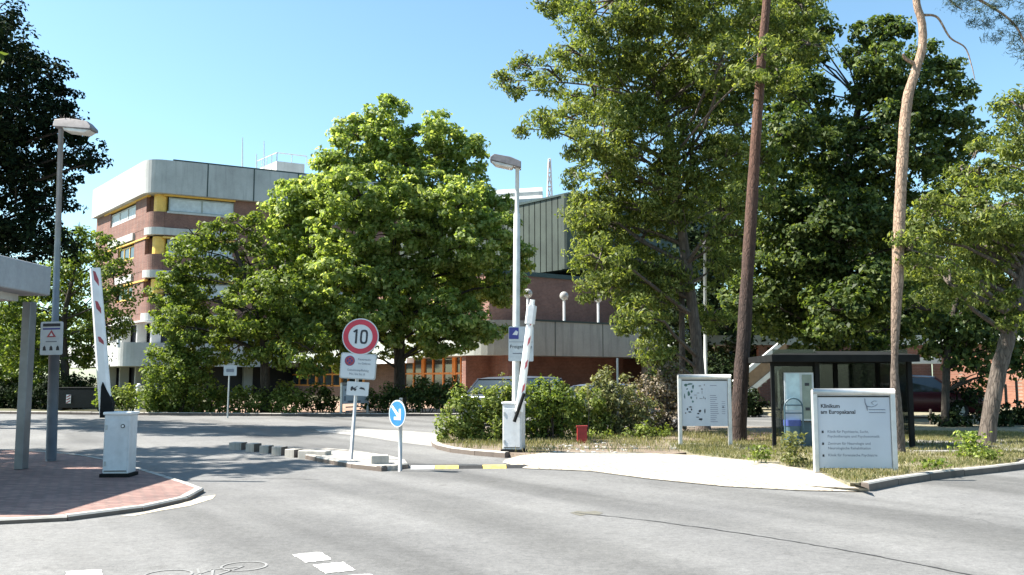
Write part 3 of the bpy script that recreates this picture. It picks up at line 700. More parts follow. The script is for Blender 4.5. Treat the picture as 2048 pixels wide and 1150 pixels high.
def podium():
    Y0 = 50.0; A2 = Vector((0.74, 0.672, 0)).normalized(); A2 = Vector((0.80, 0.60, 0)); NA2 = Vector((0.60, -0.80, 0)); B2 = Vector((-0.52, 0.854, 0)); NB2 = Vector((-0.854, -0.52, 0))
    C = XY(965, Y0)
    t = thing('hospital_wing', C, 'low brick wing with rounded grey concrete fascia and green metal upper storey', 'building')
    def z(py, Y=Y0): return P(1000, py, Y).z
    zt, zb = z(637), z(709)
    def foot(off, r, far=26, back=42):
        c = C+NA2*off+NB2*off; p0 = c+B2*r; p1 = c+A2*r
        pts = [p0*(1-k/12)**2+c*2*(k/12)*(1-k/12)+p1*(k/12)**2 for k in range(13)]
        return [(q.x, q.y) for q in pts+[C+A2*far+NA2*off, C+A2*far-NA2*1.5, C+A2*3+B2*3, C+B2*back-NB2*1.5, C+B2*back+NB2*off]]
    wpart('fascia', MB().prism(foot(0, 3.4), zb, zt), M['concrete'], t, smooth=False)
    jm = MB()
    for s_ in (5.2, 9.0, 12.8, 16.6, 20.4): wallslab(jm, C, A2, NA2, s_, s_+0.05, zb, zt, 0.05, 0.012)
    wallslab(jm, C, A2, NA2, 3.4, 26, zt-0.002, zt+0.1, 0.3, 0.05)
    wpart('fascia_joint', jm, M['greendark'], t)
    # recessed ground floor: brick wall, glazed bays with orange frames towards the left
    wl = MB(); wallslab(wl, C-NA2*2.4, A2, NA2, 0.5, 13.0, 0, zb, 0.4); wallslab(wl, C-NA2*2.4, A2, NA2, 16, 26, 0, zb, 0.4)
    wallslab(wl, C-NA2*3.4, A2, NA2, 12.9, 16.1, 0, zb, 0.4); wallslab(wl, C-NB2*2.0, B2, NB2, 0.6, 4.2, 0, zb, 0.4); wallslab(wl, C-NB2*2.0, B2, NB2, 4.2, 40, 0, 0.8, 0.4); wallslab(wl, C-NB2*2.0, B2, NB2, 16, 22, 0.8, zb, 0.4)
    wpart('wall', wl, M['brick'], t)
    wpart('slab', MB().prism([(q.x, q.y) for q in (C+A2*1.5+B2*1.5, C+A2*26-NA2*1, C+A2*26+B2*38, C+B2*42-NB2*1)], zb+0.2, zt-0.1), M['concrete'], t)
    wpart('pillar', MB().tube([C+A2*3-NA2*1.2, C+A2*3-NA2*1.2+EZ*zb], 0.3, 12), M['concrete_lt'], t)
    wpart('pillar', MB().tube([C+A2*14-NA2*1.2, C+A2*14-NA2*1.2+EZ*zb], 0.35, 12), M['concrete_lt'], t)
    for i, (a_, b_) in enumerate(((4.2, 7.0), (7.0, 11.5), (11.5, 16), (22, 27), (27, 33), (33, 40))):
        fr = MB(); p = C-NB2*2.0
        wallslab(fr, p, B2, NB2, a_, a_+0.45, 0.8, zb, 0.25, 0.02)
        for q in (1, 2): wallslab(fr, p, B2, NB2, a_+(b_-a_)*q/3+.2, a_+(b_-a_)*q/3+0.34, 0.8, zb, 0.15, 0.0)
        wallslab(fr, p, B2, NB2, a_+.45, b_, 1.75, 1.87, 0.13, -0.01); wallslab(fr, p, B2, NB2, a_+.45, b_, 0.8, 0.92, 0.13, -0.01)
        fo = wpart('window', fr, M['orangeframe'], t)
        pm = MB(); wallslab(pm, p, B2, NB2, a_+.1, b_-.01, 0.82, zb-.02, 0.03, -0.08); wpart('pane', pm, M['glass'] if i != 1 else M['glass'], fo)
    # awning-like white beam
    aw = MB(); wallslab(aw, C, B2, NB2, 9, 26, zb-0.34, zb-0.04, 0.5, 0.45); wpart('awning', aw, M['white'], t)
    # brick upper storey set back on the podium
    U = XY(978, 55.5); zu = z(546, 55.5)
    um = MB(); um.prism([(q.x, q.y) for q in (U, U+A2*17, U+A2*17+B2*24, U+B2*24)], zt-0.3, zu); wpart('wall', um, M['brick'], t)
    cm = MB(); cm.prism([(q.x, q.y) for q in (U+(NA2+NB2)*.12, U+A2*17+NA2*.12, U+A2*17+B2*24, U+B2*24+NB2*.12)], zu, zu+0.28); wpart('roof', cm, M['greendark'], t)
    # green sheet-metal storey
    Y3 = 60.0; V = XY(1135, Y3); za, zc = z(538, Y3), z(390, Y3)
    gm = MB()
    for i in range(34):
        wallslab(gm, V, B, NB, 0.3+i*0.6, 0.3+i*0.6+0.52, za, zc, 0.25)
    wpart('metal_cladding', gm, M['greenmetal'], t)
    gd = MB(); gd.prism([(q.x, q.y) for q in (V-NB*.1+A*.02, V+A*14, V+A*14+B*20, V+B*20.6-NB*.1)], za+0.02, zc-0.02); wpart('inner_wall', gd, M['greendark'], t)
    wpart('corner_post', MB().tube([V+EZ*(za-.02), V+EZ*(zc+.02)], 0.36, 12), M['greenmetal'], t, smooth=False)
    rf = MB(); wallslab(rf, V, B, NB, -0.3, 21, zc, zc+0.14, 0.5, 0.1); wallslab(rf, V, A, NA, -0.1, 14, zc+.003, zc+0.137, 0.5, 0.1); wpart('roof_edge', rf, M['greendark'], t)
    # pale roof duct behind
    d0 = P(1000, 395, Y3+16); dm = MB()
    dm.tube([P(960, 398, 84), P(1085, 390, 84)], 0.75, 10); dm.tube([P(960, 408, 83), P(1085, 401, 83)], 0.5, 10)
    wpart('roof_duct', dm, M['concrete_lt'], t)
    return t, C, A2, NA2, zt
pt_, PC, PA, PNA, PZ = podium()
# globe lamps standing on the parapet of the wing
for i, (px, lab) in enumerate(((1055, 'left globe lamp on a short white pole on the concrete parapet'), (1128, 'middle globe lamp on a short white pole on the parapet below the green storey'), (1196, 'right globe lamp on the parapet partly hidden by the locust tree'))):
    # find the spot on the parapet line at that picture column
    u = (px-1024)/FPX; s_ = 0
    for k in range(400):
        q = PC+PA*(k*0.06)-PNA*0.3
        if q.x/q.y*math.cos(0) >= u*1.0: s_ = k*0.06; break
    q = PC+PA*s_-PNA*0.3; q.z = PZ
    t = thing('globe_lamp', q, lab, 'lamp', 'globe lamps along the concrete parapet')
    MB().tube([(0, 0, 0), (0, 0, 1.35)], 0.075, 8).build('pole', M['white'], t)
    MB().sphere((0, 0, 1.62), 0.27, 18, 12).build('globe', M['globe'], t, smooth=True)
    MB().sphere((0, 0, 1.77), 0.16, 12, 8, (1, 1, .5)).build('cap', M['lampbrown'], t, smooth=True)

# globe lamp on the tower's balcony
q = P(237, 688, 76)
t = thing('globe_lamp', q, 'small white ball lamp on the pale balcony of the tower', 'lamp')
MB().tube([(0, 0, -0.3), (0, 0, 0.75)], 0.16, 8).build('pole', M['white'], t); MB().sphere((0, 0, 0.95), 0.26, 12, 8).build('globe', M['white'], t, smooth=True)
q = XY(278, 43.5)
t = thing('bollard', q, 'white stone bollard at the end of the hedge beneath the balcony', 'bollard')
MB().tube([(0, 0, 0), (0, 0, .15), (0, 0, 0.95), (0, 0, 1.05)], [0.17, 0.14, 0.13, 0.1], 12).build('shaft', M['white'], t)
MB().sphere((0, 0, 1.14), 0.13, 12, 8).build('ball', M['white'], t, smooth=True)

# lattice mast far behind
def mast():
    Y0 = 170; b = XY(1101, Y0); t = thing('lattice_mast', b, 'pale lattice mast rising behind the green metal storey', 'mast')
    top = P(1099, 318, Y0).z; m = MB(); n = 16; w0 = 3.6
    def c(i, k):
        w_ = w0*(1-0.9*i/n)/2; s_ = ((-1, -1), (1, -1), (1, 1), (-1, 1))[k]; return Vector((b.x+s_[0]*w_, b.y+s_[1]*w_, top*i/n))
    for k in range(4):
        m.tube([c(0, k), c(n, k)], [0.2, 0.12], 5)
        for i in range(n):
            m.tube([c(i, k), c(i+1, (k+1) % 4)], 0.08, 4); m.tube([c(i+1, k), c(i+1, (k+1) % 4)], 0.08, 4)
    wpart('frame', m, plain('mast_paint', (0.75, 0.62, 0.6), 0.6), t)
mast()

# outside stair behind the shelter
def stair():
    Y0 = 40.0; b = XY(1500, Y0, 0.1); t = thing('outdoor_stair', b, 'diagonal outside stair with pale concrete cheeks behind the bus shelter', 'stair')
    a0, a1 = P(1455, 826, Y0), P(1575, 726, Y0+0.5)
    for nm, dz, hh, dy, mt in (('stair_cheek', 0, 0.26, 0, 'white'), ('parapet', 0.95, 0.24, 0.02, 'white')):
        m = MB(); p, q = a0+EZ*dz, a1+EZ*dz
        m.plate([(0, 0), (1, 0), (1, 1), (0, 1)], p, q-p, EZ*hh, EY, 0.25+dy); wpart(nm, m, M[mt], t)
    m = MB(); p, q = a0+EZ*0.26, a1+EZ*0.26; m.plate([(0, 0), (1, 0), (1, 1), (0, 1)], p+EY*.05, q-p, EZ*0.69, EY, 0.12); wpart('balustrade', m, plain('tan_board', (0.32, 0.21, 0.13), 0.7), t)
    m = MB()
    for i in range(12):
        p = a0.lerp(a1, i/12); m.box((p.x+.12, p.y+1.1, p.z+0.1), (0.28, 1.6, 0.12))
    wpart('step', m, M['concrete'], t)
    m = MB(); p = XY(1575, Y0+1, 0); m.box((p.x+1.2, p.y+0.5, a1.z/2), (2.4, 2.2, a1.z)); wpart('landing', m, M['concrete'], t)
stair()

def right_building():
    Y0 = 47.0; C = XY(1866, Y0, 0); D = Vector((0.66, -0.75, 0)); ND = Vector((-0.75, -0.66, 0))
    t = thing('brick_annex', C, 'long brick annex with a sunlit wall and a yellow framed window at the right edge', 'building')
    H = P(1866, 698, Y0).z+0.2
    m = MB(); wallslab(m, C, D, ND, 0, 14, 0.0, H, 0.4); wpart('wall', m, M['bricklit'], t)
    E = C-Vector((1, 0, 0))*9+Vector((0, 0.1, 0)); m = MB(); ax = Vector((1, 0, 0)); an = Vector((0, -1, 0))
    w0, w1_ = XY(1808, Y0).x-E.x, XY(1834, Y0).x-E.x
    wz0, wz1 = P(1800, 792, Y0).z, P(1800, 755, Y0).z
    wallslab(m, E, ax, an, 0, w0, 0, H, 0.4); wallslab(m, E, ax, an, w1_, 9, 0, H, 0.4); wallslab(m, E, ax, an, w0, w1_, 0, wz0, 0.4, -.002); wallslab(m, E, ax, an, w0, w1_, wz1, H, 0.4, -.002)
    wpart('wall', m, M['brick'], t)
    fr = MB()
    for q in (w0+.04, (w0+w1_)/2, w1_-.04): wallslab(fr, E, ax, an, q-.05, q+.05, wz0, wz1, 0.12, -.03)
    wallslab(fr, E, ax, an, w0, w1_, wz1-.1, wz1, 0.1, -.035); wallslab(fr, E, ax, an, w0, w1_, wz0, wz0+.1, 0.1, -.035)
    fo = wpart('window', fr, M['yellowframe'], t); pm = MB(); wallslab(pm, E, ax, an, w0, w1_, wz0, wz1, 0.02, -.1); wpart('pane', pm, M['glass'], fo)
    rm = MB(); rm.prism([(q.x, q.y) for q in (E+Vector((-3, -.4, 0)), C+Vector((0, -.4, 0)), C+D*14+ND*.4, C+D*14-ND*10, C+Vector((4, 12, 0)), E+Vector((-3, 12, 0)))], H, H+0.5); wpart('roof', rm, M['concrete'], t)
    cn = MB(); q = XY(1815, 45); cn.box((q.x-.6, 45.2, P(1800, 722, 45).z), (3.4, 3.0, 0.3)); wpart('canopy', cn, M['concrete_lt'], t)
right_building()

# ---------------------------------------------------------------- gatehouse canopy at the left
def canopy():
    t = thing('gatehouse_canopy', (-9.2, 12, 0.1), 'flat grey concrete roof on slim metal pillars over the left brick sidewalk', 'canopy')
    x1 = -7.80; y1 = 15.15; z0, z1 = P(90, 592, y1).z, P(90, 534, y1).z
    m = MB(); m.prism([(-16, 10.2), (x1, 10.2), (x1, y1), (-16, y1)], z0, z1)
    wpart('roof', m, M['roofconc'], t, bevel=0.03)
    m = MB(); m.prism([(-15.5, 10.55), (x1-0.35, 10.55), (x1-0.35, y1-.35), (-15.5, y1-.35)], z0-0.12, z0-0.003); wpart('soffit', m, M['concrete_lt'], t)
    for (px, py) in ((42, 938),):
        g = G(px, py, .06); zz = z0-0.12
        for x, y in ((g.x, g.y-.0), (g.x, g.y-3.2), (g.x-5, g.y)):
            m = MB(); m.box((x, y, (zz+.06)/2), (0.14, 0.20, zz-.06)); wpart('pillar', m, M['pillarsteel'], t, bevel=0.012)
canopy()

# ---------------------------------------------------------------- barriers
def barrier(base, rz, arm, label, leftish):
    t = thing('barrier_gate', base, label, 'barrier', 'raised barriers beside the site drive', rz)
    H = 0.93
    m = MB(); m.prism([(-.19, -.17), (.19, -.17), (.19, .17), (-.19, .17)], 0.05, H); m.build('cabinet', M['whitedirty'], t, bevel=0.015)
    MB().box((0, 0, 0.025), (0.44, 0.4, 0.05)).build('plinth', M['darksteel'], t)
    m = MB(); m.box((0, 0, H+.02), (0.42, 0.38, 0.045)); m.build('lid', M['white'], t, bevel=0.012)
    d = MB(); d.box((0.0, -.176, 0.47), (0.33, 0.012, 0.76)); do = d.build('door', M['whitedirty'], t, bevel=0.004)
    k = MB(); k.plate(disc_poly(.03, 16), (0.09, -.19, 0.76), EX, EZ, EY, 0.012); k.build('lock', M['darksteel'], do)
    k = MB(); k.plate(disc_poly(.018, 16), (0.09, -.193, 0.76), EX, EZ, EY, 0.012); k.build('lock', M['white'], do)
    for hz2 in (.2, .74): MB().box((-.15, -.186, hz2), (.03, .012, .07)).build('hinge', M['steel'], do)
    MB().box((0, -.183, .093), (.33, .004, .012)).build('vent', M['darksteel'], do)
    # arm
    p0, p1 = Vector(arm[0]), Vector(arm[1]); ux = (p1-p0).normalized(); side = Vector((1, 0, 0)) if not leftish else Vector((1, 0, 0))
    yy = Vector((0, 1, 0)); w0, w1_ = arm[2], arm[3]
    def bar(a, b, wa, wb, th, name, mat, dy=0.0, par=t, ext=0):
        A_ = p0+ux*a; B_ = p0+ux*b; s = Vector((-ux.z, 0, ux.x)); s = -s
        vs = []
        for c, ww in ((A_, wa), (B_, wb)):
            for sx, sy in ((-1, -.5), (-.6, -1), (.6, -1), (1, -.5), (1, .5), (.6, 1), (-.6, 1), (-1, .5)):
                vs.append(c+s*(sx*(ww/2+ext))+yy*(sy*(th/2+ext)+dy))
        m = MB(); m.add(vs, [(i, (i+1) % 8, 8+(i+1) % 8, 8+i) for i in range(8)]+[tuple(range(7, -1, -1)), tuple(range(8, 16))]); return m.build(name, M[mat], par)
    L = (p1-p0).length
    ao = bar(0.0, L, w0, w1_, 0.09, 'arm', 'white')
    n = 5
    if leftish:
        for f, hgt in ((0.50, 0.07), (0.73, 0.11), (0.93, 0.13)):
            a = L*f; A_ = p0+ux*a; s = Vector((ux.z, 0, -ux.x)); ww = w0+(w1_-w0)*f
            m = MB(); pts = [A_+s*(-ww*.12)+ux*hgt*.9, A_+s*(ww*.12)+ux*hgt*.75, A_+s*(ww*.36)+ux*(-hgt*.2), A_+s*(ww*.36)-ux*hgt, A_+s*(-ww*.05)-ux*hgt*.2]
            q = [p-yy*0.0475 for p in pts]; q2 = [p-yy*0.040 for p in pts]; m.add(q+q2, [tuple(range(5)), tuple(range(9, 4, -1))]+[(i, (i+1) % 5, 5+(i+1) % 5, 5+i) for i in range(5)])
            m.build('stripe', M['armred'], ao)
    else:
        for f in (0.22, 0.44, 0.66, 0.84):
            a = L*f; A_ = p0+ux*a; s = Vector((ux.z, 0, -ux.x)); ww = w0+(w1_-w0)*f; hgt = .1
            m = MB(); pts = [A_+s*(ww*.1)-ux*hgt, A_+s*(ww*.42)-ux*hgt*.3, A_+s*(ww*.45)+ux*hgt, A_+s*(ww*.15)+ux*hgt*.4]
            q = [p-yy*0.0475 for p in pts]; q2 = [p-yy*0.040 for p in pts]; m.add(q+q2, [tuple(range(4)), (7, 6, 5, 4)]+[(i, (i+1) % 4, 4+(i+1) % 4, 4+i) for i in range(4)])
            m.build('stripe', M['armred'], ao)
        bar(L-.38, L-.02, 0.19, 0.19, 0.13, 'clamp', 'whitedirty'); bar(L-.02, L+.1, 0.09, 0.09, 0.09, 'tip', 'white')
        cb = MB(); cb.box((0,0,0), (.01,.01,.01))
    return t
g = G(238, 952, .06); s_ = FPX/g.y
a0 = P(213, 828, g.y)-g; a1 = P(192, 537, g.y)-g
bl = barrier(g, R(4), ((a0.x, 0.0, a0.z), (a1.x, 0.0, a1.z), 0.185, 0.15), 'raised barrier with white cabinet standing in shade on the left brick sidewalk', True)
m = MB(); m.plate([(-.3, .88), (-.14, .88), (-.12, 1.10), (-.28, 1.42), (-.30, 1.35)], (0, -.07, 0), EX, EZ, EY, .12); m.build('arm_bracket', M['darksteel'], bl)
g = G(1028, 903, .1)
a0 = P(1044, 822, g.y)-g; a1 = P(1070, 612, g.y)-g
br = barrier(g, R(-14), ((a0.x, -.22, a0.z), (a1.x, -.22, a1.z), 0.15, 0.12), 'raised barrier with white cabinet in front of the bushes, arm topped by a white clamp', False)
m = MB(); p, q = P(1036, 842, g.y)-g, P(1056, 786, g.y)-g; m.tube([(p.x, -.30, p.z), (q.x, -.30, q.z)], 0.035, 8); m.build('arm_bracket', M['darksteel'], br)

# ---------------------------------------------------------------- street lamps
def lamp_head(t, z, d, L=0.72, tilt=R(6), W=0.26):
    """head pointing along +-X (d), pole top at (0,0,z)"""
    s = math.sin(tilt); prof = [(-.08, -.05), (-.08, .1), (L*.25, .15), (L*.85, .14), (L, .04), (L, -.02)]
    m = MB()
    a = [Vector((d*x, -W/2*(0.65 if i in (1, 2, 3) else 1), z+y+s*x)) for i, (x, y) in enumerate(prof)]
    b = [Vector((d*x, W/2*(0.65 if i in (1, 2, 3) else 1), z+y+s*x)) for i, (x, y) in enumerate(prof)]
    n = 6; m.add(a+b, [tuple(range(n)), tuple(range(2*n-1, n-1, -1))]+[(i, n+i, n+(i+1) % n, (i+1) % n) for i in range(n)])
    ho = m.build('housing', M['lampbrown'], t, bevel=0.015)
    lm = MB(); pr = [(L*.12, -.03), (L*.2, -.10), (L*.8, -.10), (L*.97, -.025)]
    a = [Vector((d*x, -W*.42, z+y+s*x)) for x, y in pr]; b = [Vector((d*x, W*.42, z+y+s*x)) for x, y in pr]
    lm.add(a+b, [(0, 1, 2, 3), (7, 6, 5, 4)]+[(i, 4+i, 4+(i+1) % 4, (i+1) % 4) for i in range(4)]); lm.build('lens', M['lens'], ho, bevel=0.02)
    return ho
g = G(102, 922, .06)
tl = thing('street_lamp', g, 'tall grey street lamp with brown head and warning plate beside the gatehouse canopy', 'street lamp')
HL = P(122, 258, g.y).z-g.z
MB().tube([(0, 0, 0), (0, 0, 1.0), (0, 0, 2.5), (0, 0, 2.52), (0, 0, HL)], [0.085, 0.082, 0.075, 0.058, 0.045], 14).build('pole', M['pillarsteel'], tl, smooth=True)
tl.rotation_euler = (0, R(-1.15), 0)
MB().tube([(0, 0, 0.02), (0, 0, 2.35)], 0.09, 14).build('shaded_base', M['poleshade'], tl, smooth=True)  # lower pole painted darker for the shadow it stands in
hd = lamp_head(tl, HL+.05, 1, 0.62, R(-8), 0.34)
nm_ = MB()
for k in range(40):
    a = random.uniform(0, .34); nm_.tube([(a, random.uniform(-.1, .1), HL+.10), (a+random.uniform(-.06, .06), random.uniform(-.12, .12), HL+random.uniform(.16, .26))], 0.006, 3)
nm_.build('twigs', M['barkdark'], hd)
zc_ = P(105, 677, g.y).z-g.z
wp = flat(rrect(0.40, 0.60, .03), 0, -.12, zc_, 0.02, 'warning_plate', 'signgrey', tl)
flat(rrect(0.31, .055, .005), 0, -.124, zc_+.24, .003, 'lettering', 'ink', wp); flat(rrect(0.31, .028, .005), 0, -.124, zc_+.17, .003, 'lettering', 'navy', wp)
wp_tri = MB().plate([(-.085, .02), (.085, .02), (0, .15)], (0, -.125, zc_-.0), EX, EZ, EY, .003).build('warning_triangle', M['armred'], wp)
MB().plate([(-.035, .04), (.035, .04), (0, .1)], (0, -.128, zc_), EX, EZ, EY, .003).build('triangle_centre', M['signwhite'], wp)
flat(rrect(0.2, .02, .003), 0, -.124, zc_-.06, .003, 'lettering', 'inkgrey', wp)
for dx in (-.12, 0, .12): flat([(-.03, -.04), (.03, -.04), (.02, .02), (0, .05), (-.025, .02)], dx, -.124, zc_-.18, .003, 'pictogram', 'ink', wp)

g = G(1031, 896, .1)
tr_ = thing('street_lamp', g, 'tall pale street lamp rising from the bushes with parking plates on its pole', 'street lamp')
HR = P(1037, 332, g.y).z-g.z
MB().tube([(0, 0, 0), (0, 0, 1.2), (0, 0, 4.9), (0, 0, 4.93), (0, 0, HR)], [0.085, 0.078, 0.07, 0.045, 0.042], 14).build('pole', M['polepale'], tr_, smooth=True)
tr_.rotation_euler = (0, R(.4), 0)
lamp_head(tr_, HR, -1, 0.58, R(12), 0.32)
sgn = FPX/g.y
pl_ = flat(rrect(0.52, 0.72, .02), .06+.04, -.10, P(1037, 688, g.y).z-g.z, 0.02, 'plate', 'signgrey', tr_)
zb_ = P(1037, 688, g.y).z-g.z
flat(rrect(0.20, 0.24, .01), -.05, -.105, zb_+.22, .004, 'blue_square', 'navy', pl_)
flat([(-.05, -.04), (.05, -.05), (.07, .02), (.02, .05), (-.02, .0)], -.03, -.111, zb_+.23, .004, 'pictogram', 'signwhite', pl_)
text_mesh([('Freigelände', 0.10, -.13, 0, 'LEFT')], 'ink', pl_).location = (0, -.105, zb_-.06)
flat(rrect(0.5, 0.008, .002), .1, -.104, zb_+.04, .003, 'dividing_line', 'inkgrey', pl_)
flat(rrect(0.3, 0.02, .002), .08, -.104, zb_-.2, .003, 'text_line', 'inkgrey', pl_)
# far slim lamp pole
q = XY(1410, 34, .1); tf = thing('lamp_pole', q, 'slim pale pole standing behind the map board among the trunks', 'pole')
hz_ = P(1416, 500, 34).z; MB().tube([(0, 0, 0), (.1, 0, hz_)], [0.08, 0.05], 10).build('pole', M['polepale'], tf, smooth=True)
MB().tube([(.1, 0, hz_), (.1, 0, hz_+.08), (.1, 0, hz_+.3)], [0.12, 0.2, 0.16], 12).build('lamp_shade', M['lampbrown'], tf)

# ---------------------------------------------------------------- signs on the island
g = G(702, 918, .082)
ts = thing('road_sign', g, 'leaning pole with round red and white speed limit 10 sign above white plates', 'traffic sign')
lean = thing('x', (0, 0, 0), None, None); bpy.data.objects.remove(lean)
Hs = P(718, 640, g.y).z-g.z
ts.rotation_euler = (0, R(3.4), 0)
MB().tube([(0, 0, 0), (0, 0, Hs-.05)], 0.032, 12).build('pole', M['steel'], ts, smooth=True)
k = g.y/FPX
zc = P(718, 673, g.y).z-g.z
so_ = flat(disc_poly(.335, 40), .01, -.045, zc, .012, 'speed_sign', 'signwhite', ts)
m = MB(); n = 44; vs = []
for i in range(n):
    a = 2*math.pi*i/n
    for r_ in (.315, .222): vs.append((.01+r_*math.cos(a), -.049, zc+r_*math.sin(a)))
m.add(vs, [(2*i, 2*((i+1) % n), 2*((i+1) % n)+1, 2*i+1) for i in range(n)]); m.build('red_ring', M['signred'], so_)
tm = MB()
def numeral_outline():
    m = MB(); y = -.0485; w_ = .036
    m.box((-.075, y, 0), (w_, .004, .26)); m.box((-.107, y, .095), (.055, .004, .03), ry=R(-38))
    n_ = 28; vs = []
    for i in range(n_):
        a = 2*math.pi*i/n_; cx, cz = math.cos(a), math.sin(a)
        def se(rx, rz): return (.065+rx*math.copysign(abs(cx)**.6, cx), rz*math.copysign(abs(cz)**.6, cz))
        o_, i_ = se(.07, .13), se(.036, .096); vs += [(o_[0], y-.002, o_[1]), (i_[0], y-.002, i_[1])]
    m.add(vs, [(2*i, 2*((i+1) % n_), 2*((i+1) % n_)+1, 2*i+1) for i in range(n_)]); return m
no = numeral_outline().build('lettering', M['ink'], so_); no.location = (.01, 0, zc)
zc = P(714, 732, g.y).z-g.z
po = flat(rrect(.66, .47, .04), .01, -.04, zc, .014, 'info_plate', 'steel', ts); flat(rrect(.62, .43, .035), .01, -.046, zc, .003, 'plate_face', 'signwhite', po)
sy = flat(disc_poly(.093, 28), -.15, -.050, zc+.09, .003, 'no_stopping_symbol', 'navy', po)
m = MB(); vs = []
for i in range(28):
    a = 2*math.pi*i/28
    for r_ in (.085, .055): vs.append((-.15+r_*math.cos(a), -.053, zc+.09+r_*math.sin(a)))
m.add(vs, [(2*i, 2*((i+1) % 28), 2*((i+1) % 28)+1, 2*i+1) for i in range(28)]); m.box((-.15, -.052, zc+.09), (.13, .002, .02), ry=R(45)); m.box((-.15, -.0525, zc+.09), (.13, .002, .02), ry=R(-45)); m.build('red_cross', M['armred'], sy)
text_mesh([('Feuerwehr', .055, .12, .125, 'CENTER'), ('im Gelände', .05, .12, .05, 'CENTER'), ('Gebührenpflichtig', .055, .01, -.075, 'CENTER'), ('Mo. bis So. 8', .055, 0, -.145, 'CENTER')], 'inkgrey', po).location = (0, -.051, zc)
zc = P(709, 777, g.y).z-g.z
po = flat(rrect(.40, .25, .02), .03, -.045, zc, .012, 'tow_plate', 'signwhite', ts)
# tow-truck pictogram: truck, hook arm and car
m = MB()
for poly in ([(-.13, -.02), (-.02, -.02), (-.02, .0), (-.07, .01), (-.09, .04), (-.12, .03)], [(-.06, .0), (.0, .045), (.0, .055), (-.065, .012)], [(.03, .01), (.06, .035), (.12, .02), (.14, -.025), (.11, -.01), (.04, .0)]):
    m.plate(poly, (.03, -.05, zc), EX, EZ, EY, .003)
for x in (-.11, -.045): m.plate([(x+p[0], p[1]-.025) for p in disc_poly(.017, 12)], (.03, -.0505, zc), EX, EZ, EY, .003)
m.build('pictogram', M['ink'], po)

g = G(800, 942, 0)
tb = thing('keep_right_sign', g, 'small round blue sign with white arrow on a short grey post by the yellow strip', 'traffic sign')
zc = P(796, 827, g.y).z-g.z
MB().tube([(0, 0, 0), (0, 0, zc+.24)], 0.032, 12).build('post', M['steel'], tb, smooth=True)
hd = bpy.data.objects.new('sign_disc', None)
rzz = R(-45)
def rot_plate(poly, y, t_, name, mat, par):
    m = MB(); c, s = math.cos(rzz), math.sin(rzz); ux = Vector((c, s, 0)); n = Vector((-s, c, 0))
    m.plate(poly, Vector((0, 0, zc))+n*y-EX*.02, ux, EZ, n, t_); return m.build(name, M[mat], par)
d = rot_plate(disc_poly(.225, 36), -.05, .012, 'sign_disc', 'signwhite', tb)
rot_plate(disc_poly(.205, 36), -.053, .003, 'blue_face', 'signblue', d)
ar = [(-.12, .13), (-.15, .10), (.0, -.055), (-.065, -.055), (-.065, -.10), (.09, -.10), (.09, .06), (.045, .06), (.045, -.015)]
ar = [(-.115, .125), (-.15, .09), (-.01, -.05), (-.07, -.05), (-.07, -.10), (.10, -.10), (.10, .07), (.05, .07), (.05, .01), (.025, -.015)]
rot_plate([(x*1.05, z_*1.05) for x, z_ in [(-.115, .13), (-.145, .10), (.012, -.052), (-.075, -.052), (-.075, -.10), (.10, -.10), (.10, .075), (.052, .075), (.052, -.012)]], -.056, .002, 'arrow', 'white', d)
MB().box((0, 0, zc+.245), (.05, .05, .03)).build('cap', M['steel'], tb)

# kerb stones set in a loose row, the loose concrete block, rubber strip
blocks = [((476, 899), .30, 6, 'kerb'), ((507, 903), .22, -4, 'kerb'), ((533, 906), .20, 10, 'kerb'), ((559, 910), .22, 3, 'kerb'), ((587, 914), .24, -8, 'kerb')]
labs = ['farthest concrete kerb block at the left tip of the broken row', 'second kerb block from the left tip of the row', 'middle concrete block of the broken kerb row', 'fourth kerb block of the row, next to the last one', 'nearest concrete block of the broken row beside the island nose']
proto = MB().box((0, 0, .07), (1, .24, .17)).build('kerb_block', M['kerb'], bevel=0.012)
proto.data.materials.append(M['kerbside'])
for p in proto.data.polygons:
    if p.normal.x > .9: p.material_index = 1  # shade of the end facing away from the sun, painted on
for i, ((px, py), L, rz_, mt) in enumerate(blocks):
    o = proto if i == 0 else proto.copy()
    if i: COL.objects.link(o)
    q = G(px, py); o.location = q; o.scale = (L, 1, 1+.1*(i % 2)); o.rotation_euler = (0, 0, R(-22+rz_)); tag(o, labs[i], 'kerb block', 'broken row of concrete kerb blocks')
q = G(628, 918); o = MB().box((0, 0, .07), (.62, .22, .18)).build('kerb_block', M['kerb'], bevel=0.02); o.location = (q.x, q.y+.05, 0); o.rotation_euler = (0, 0, R(-20)); tag(o, 'long mossy kerb block at the left end of the traffic island', 'kerb block')
q = G(759, 927, .08); o = MB().box((0, 0, .07), (.30, .26, .15)).build('concrete_block', M['kerb'], bevel=0.012); o.location = q; o.rotation_euler = (0, 0, R(12)); tag(o, 'loose square concrete block lying on the nose of the traffic island', 'block')
def bump_strip():
    a, b = G(822, 937), G(1060, 935); t = thing('speed_bump', a, 'low rubber strip of black and yellow pieces across the entry lane', 'speed bump')
    d = b-a; L = d.length; ux = d.normalized(); n = Vector((-ux.y, ux.x, 0)); k = 5
    for i in range(k):
        s0, s1 = L*i/k, L*(i+1)/k-.01; m = MB(); prof = [(-.13, 0.002), (-.07, .045), (.07, .045), (.13, .002)]
        va = [a+ux*s0+n*y+EZ*z_ for y, z_ in prof]; vb = [a+ux*s1+n*y+EZ*z_ for y, z_ in prof]
        m.add(va+vb, [(0, 1, 5, 4), (1, 2, 6, 5), (2, 3, 7, 6), (0, 3, 2, 1), (4, 5, 6, 7), (0, 4, 7, 3)])
        o = wpart('segment', m, M['yellow'] if i in (1, 3) else (M['black'] if i else M['whitedirty']), t)
        tag(o, 'yellow segment' if i in (1, 3) else None)
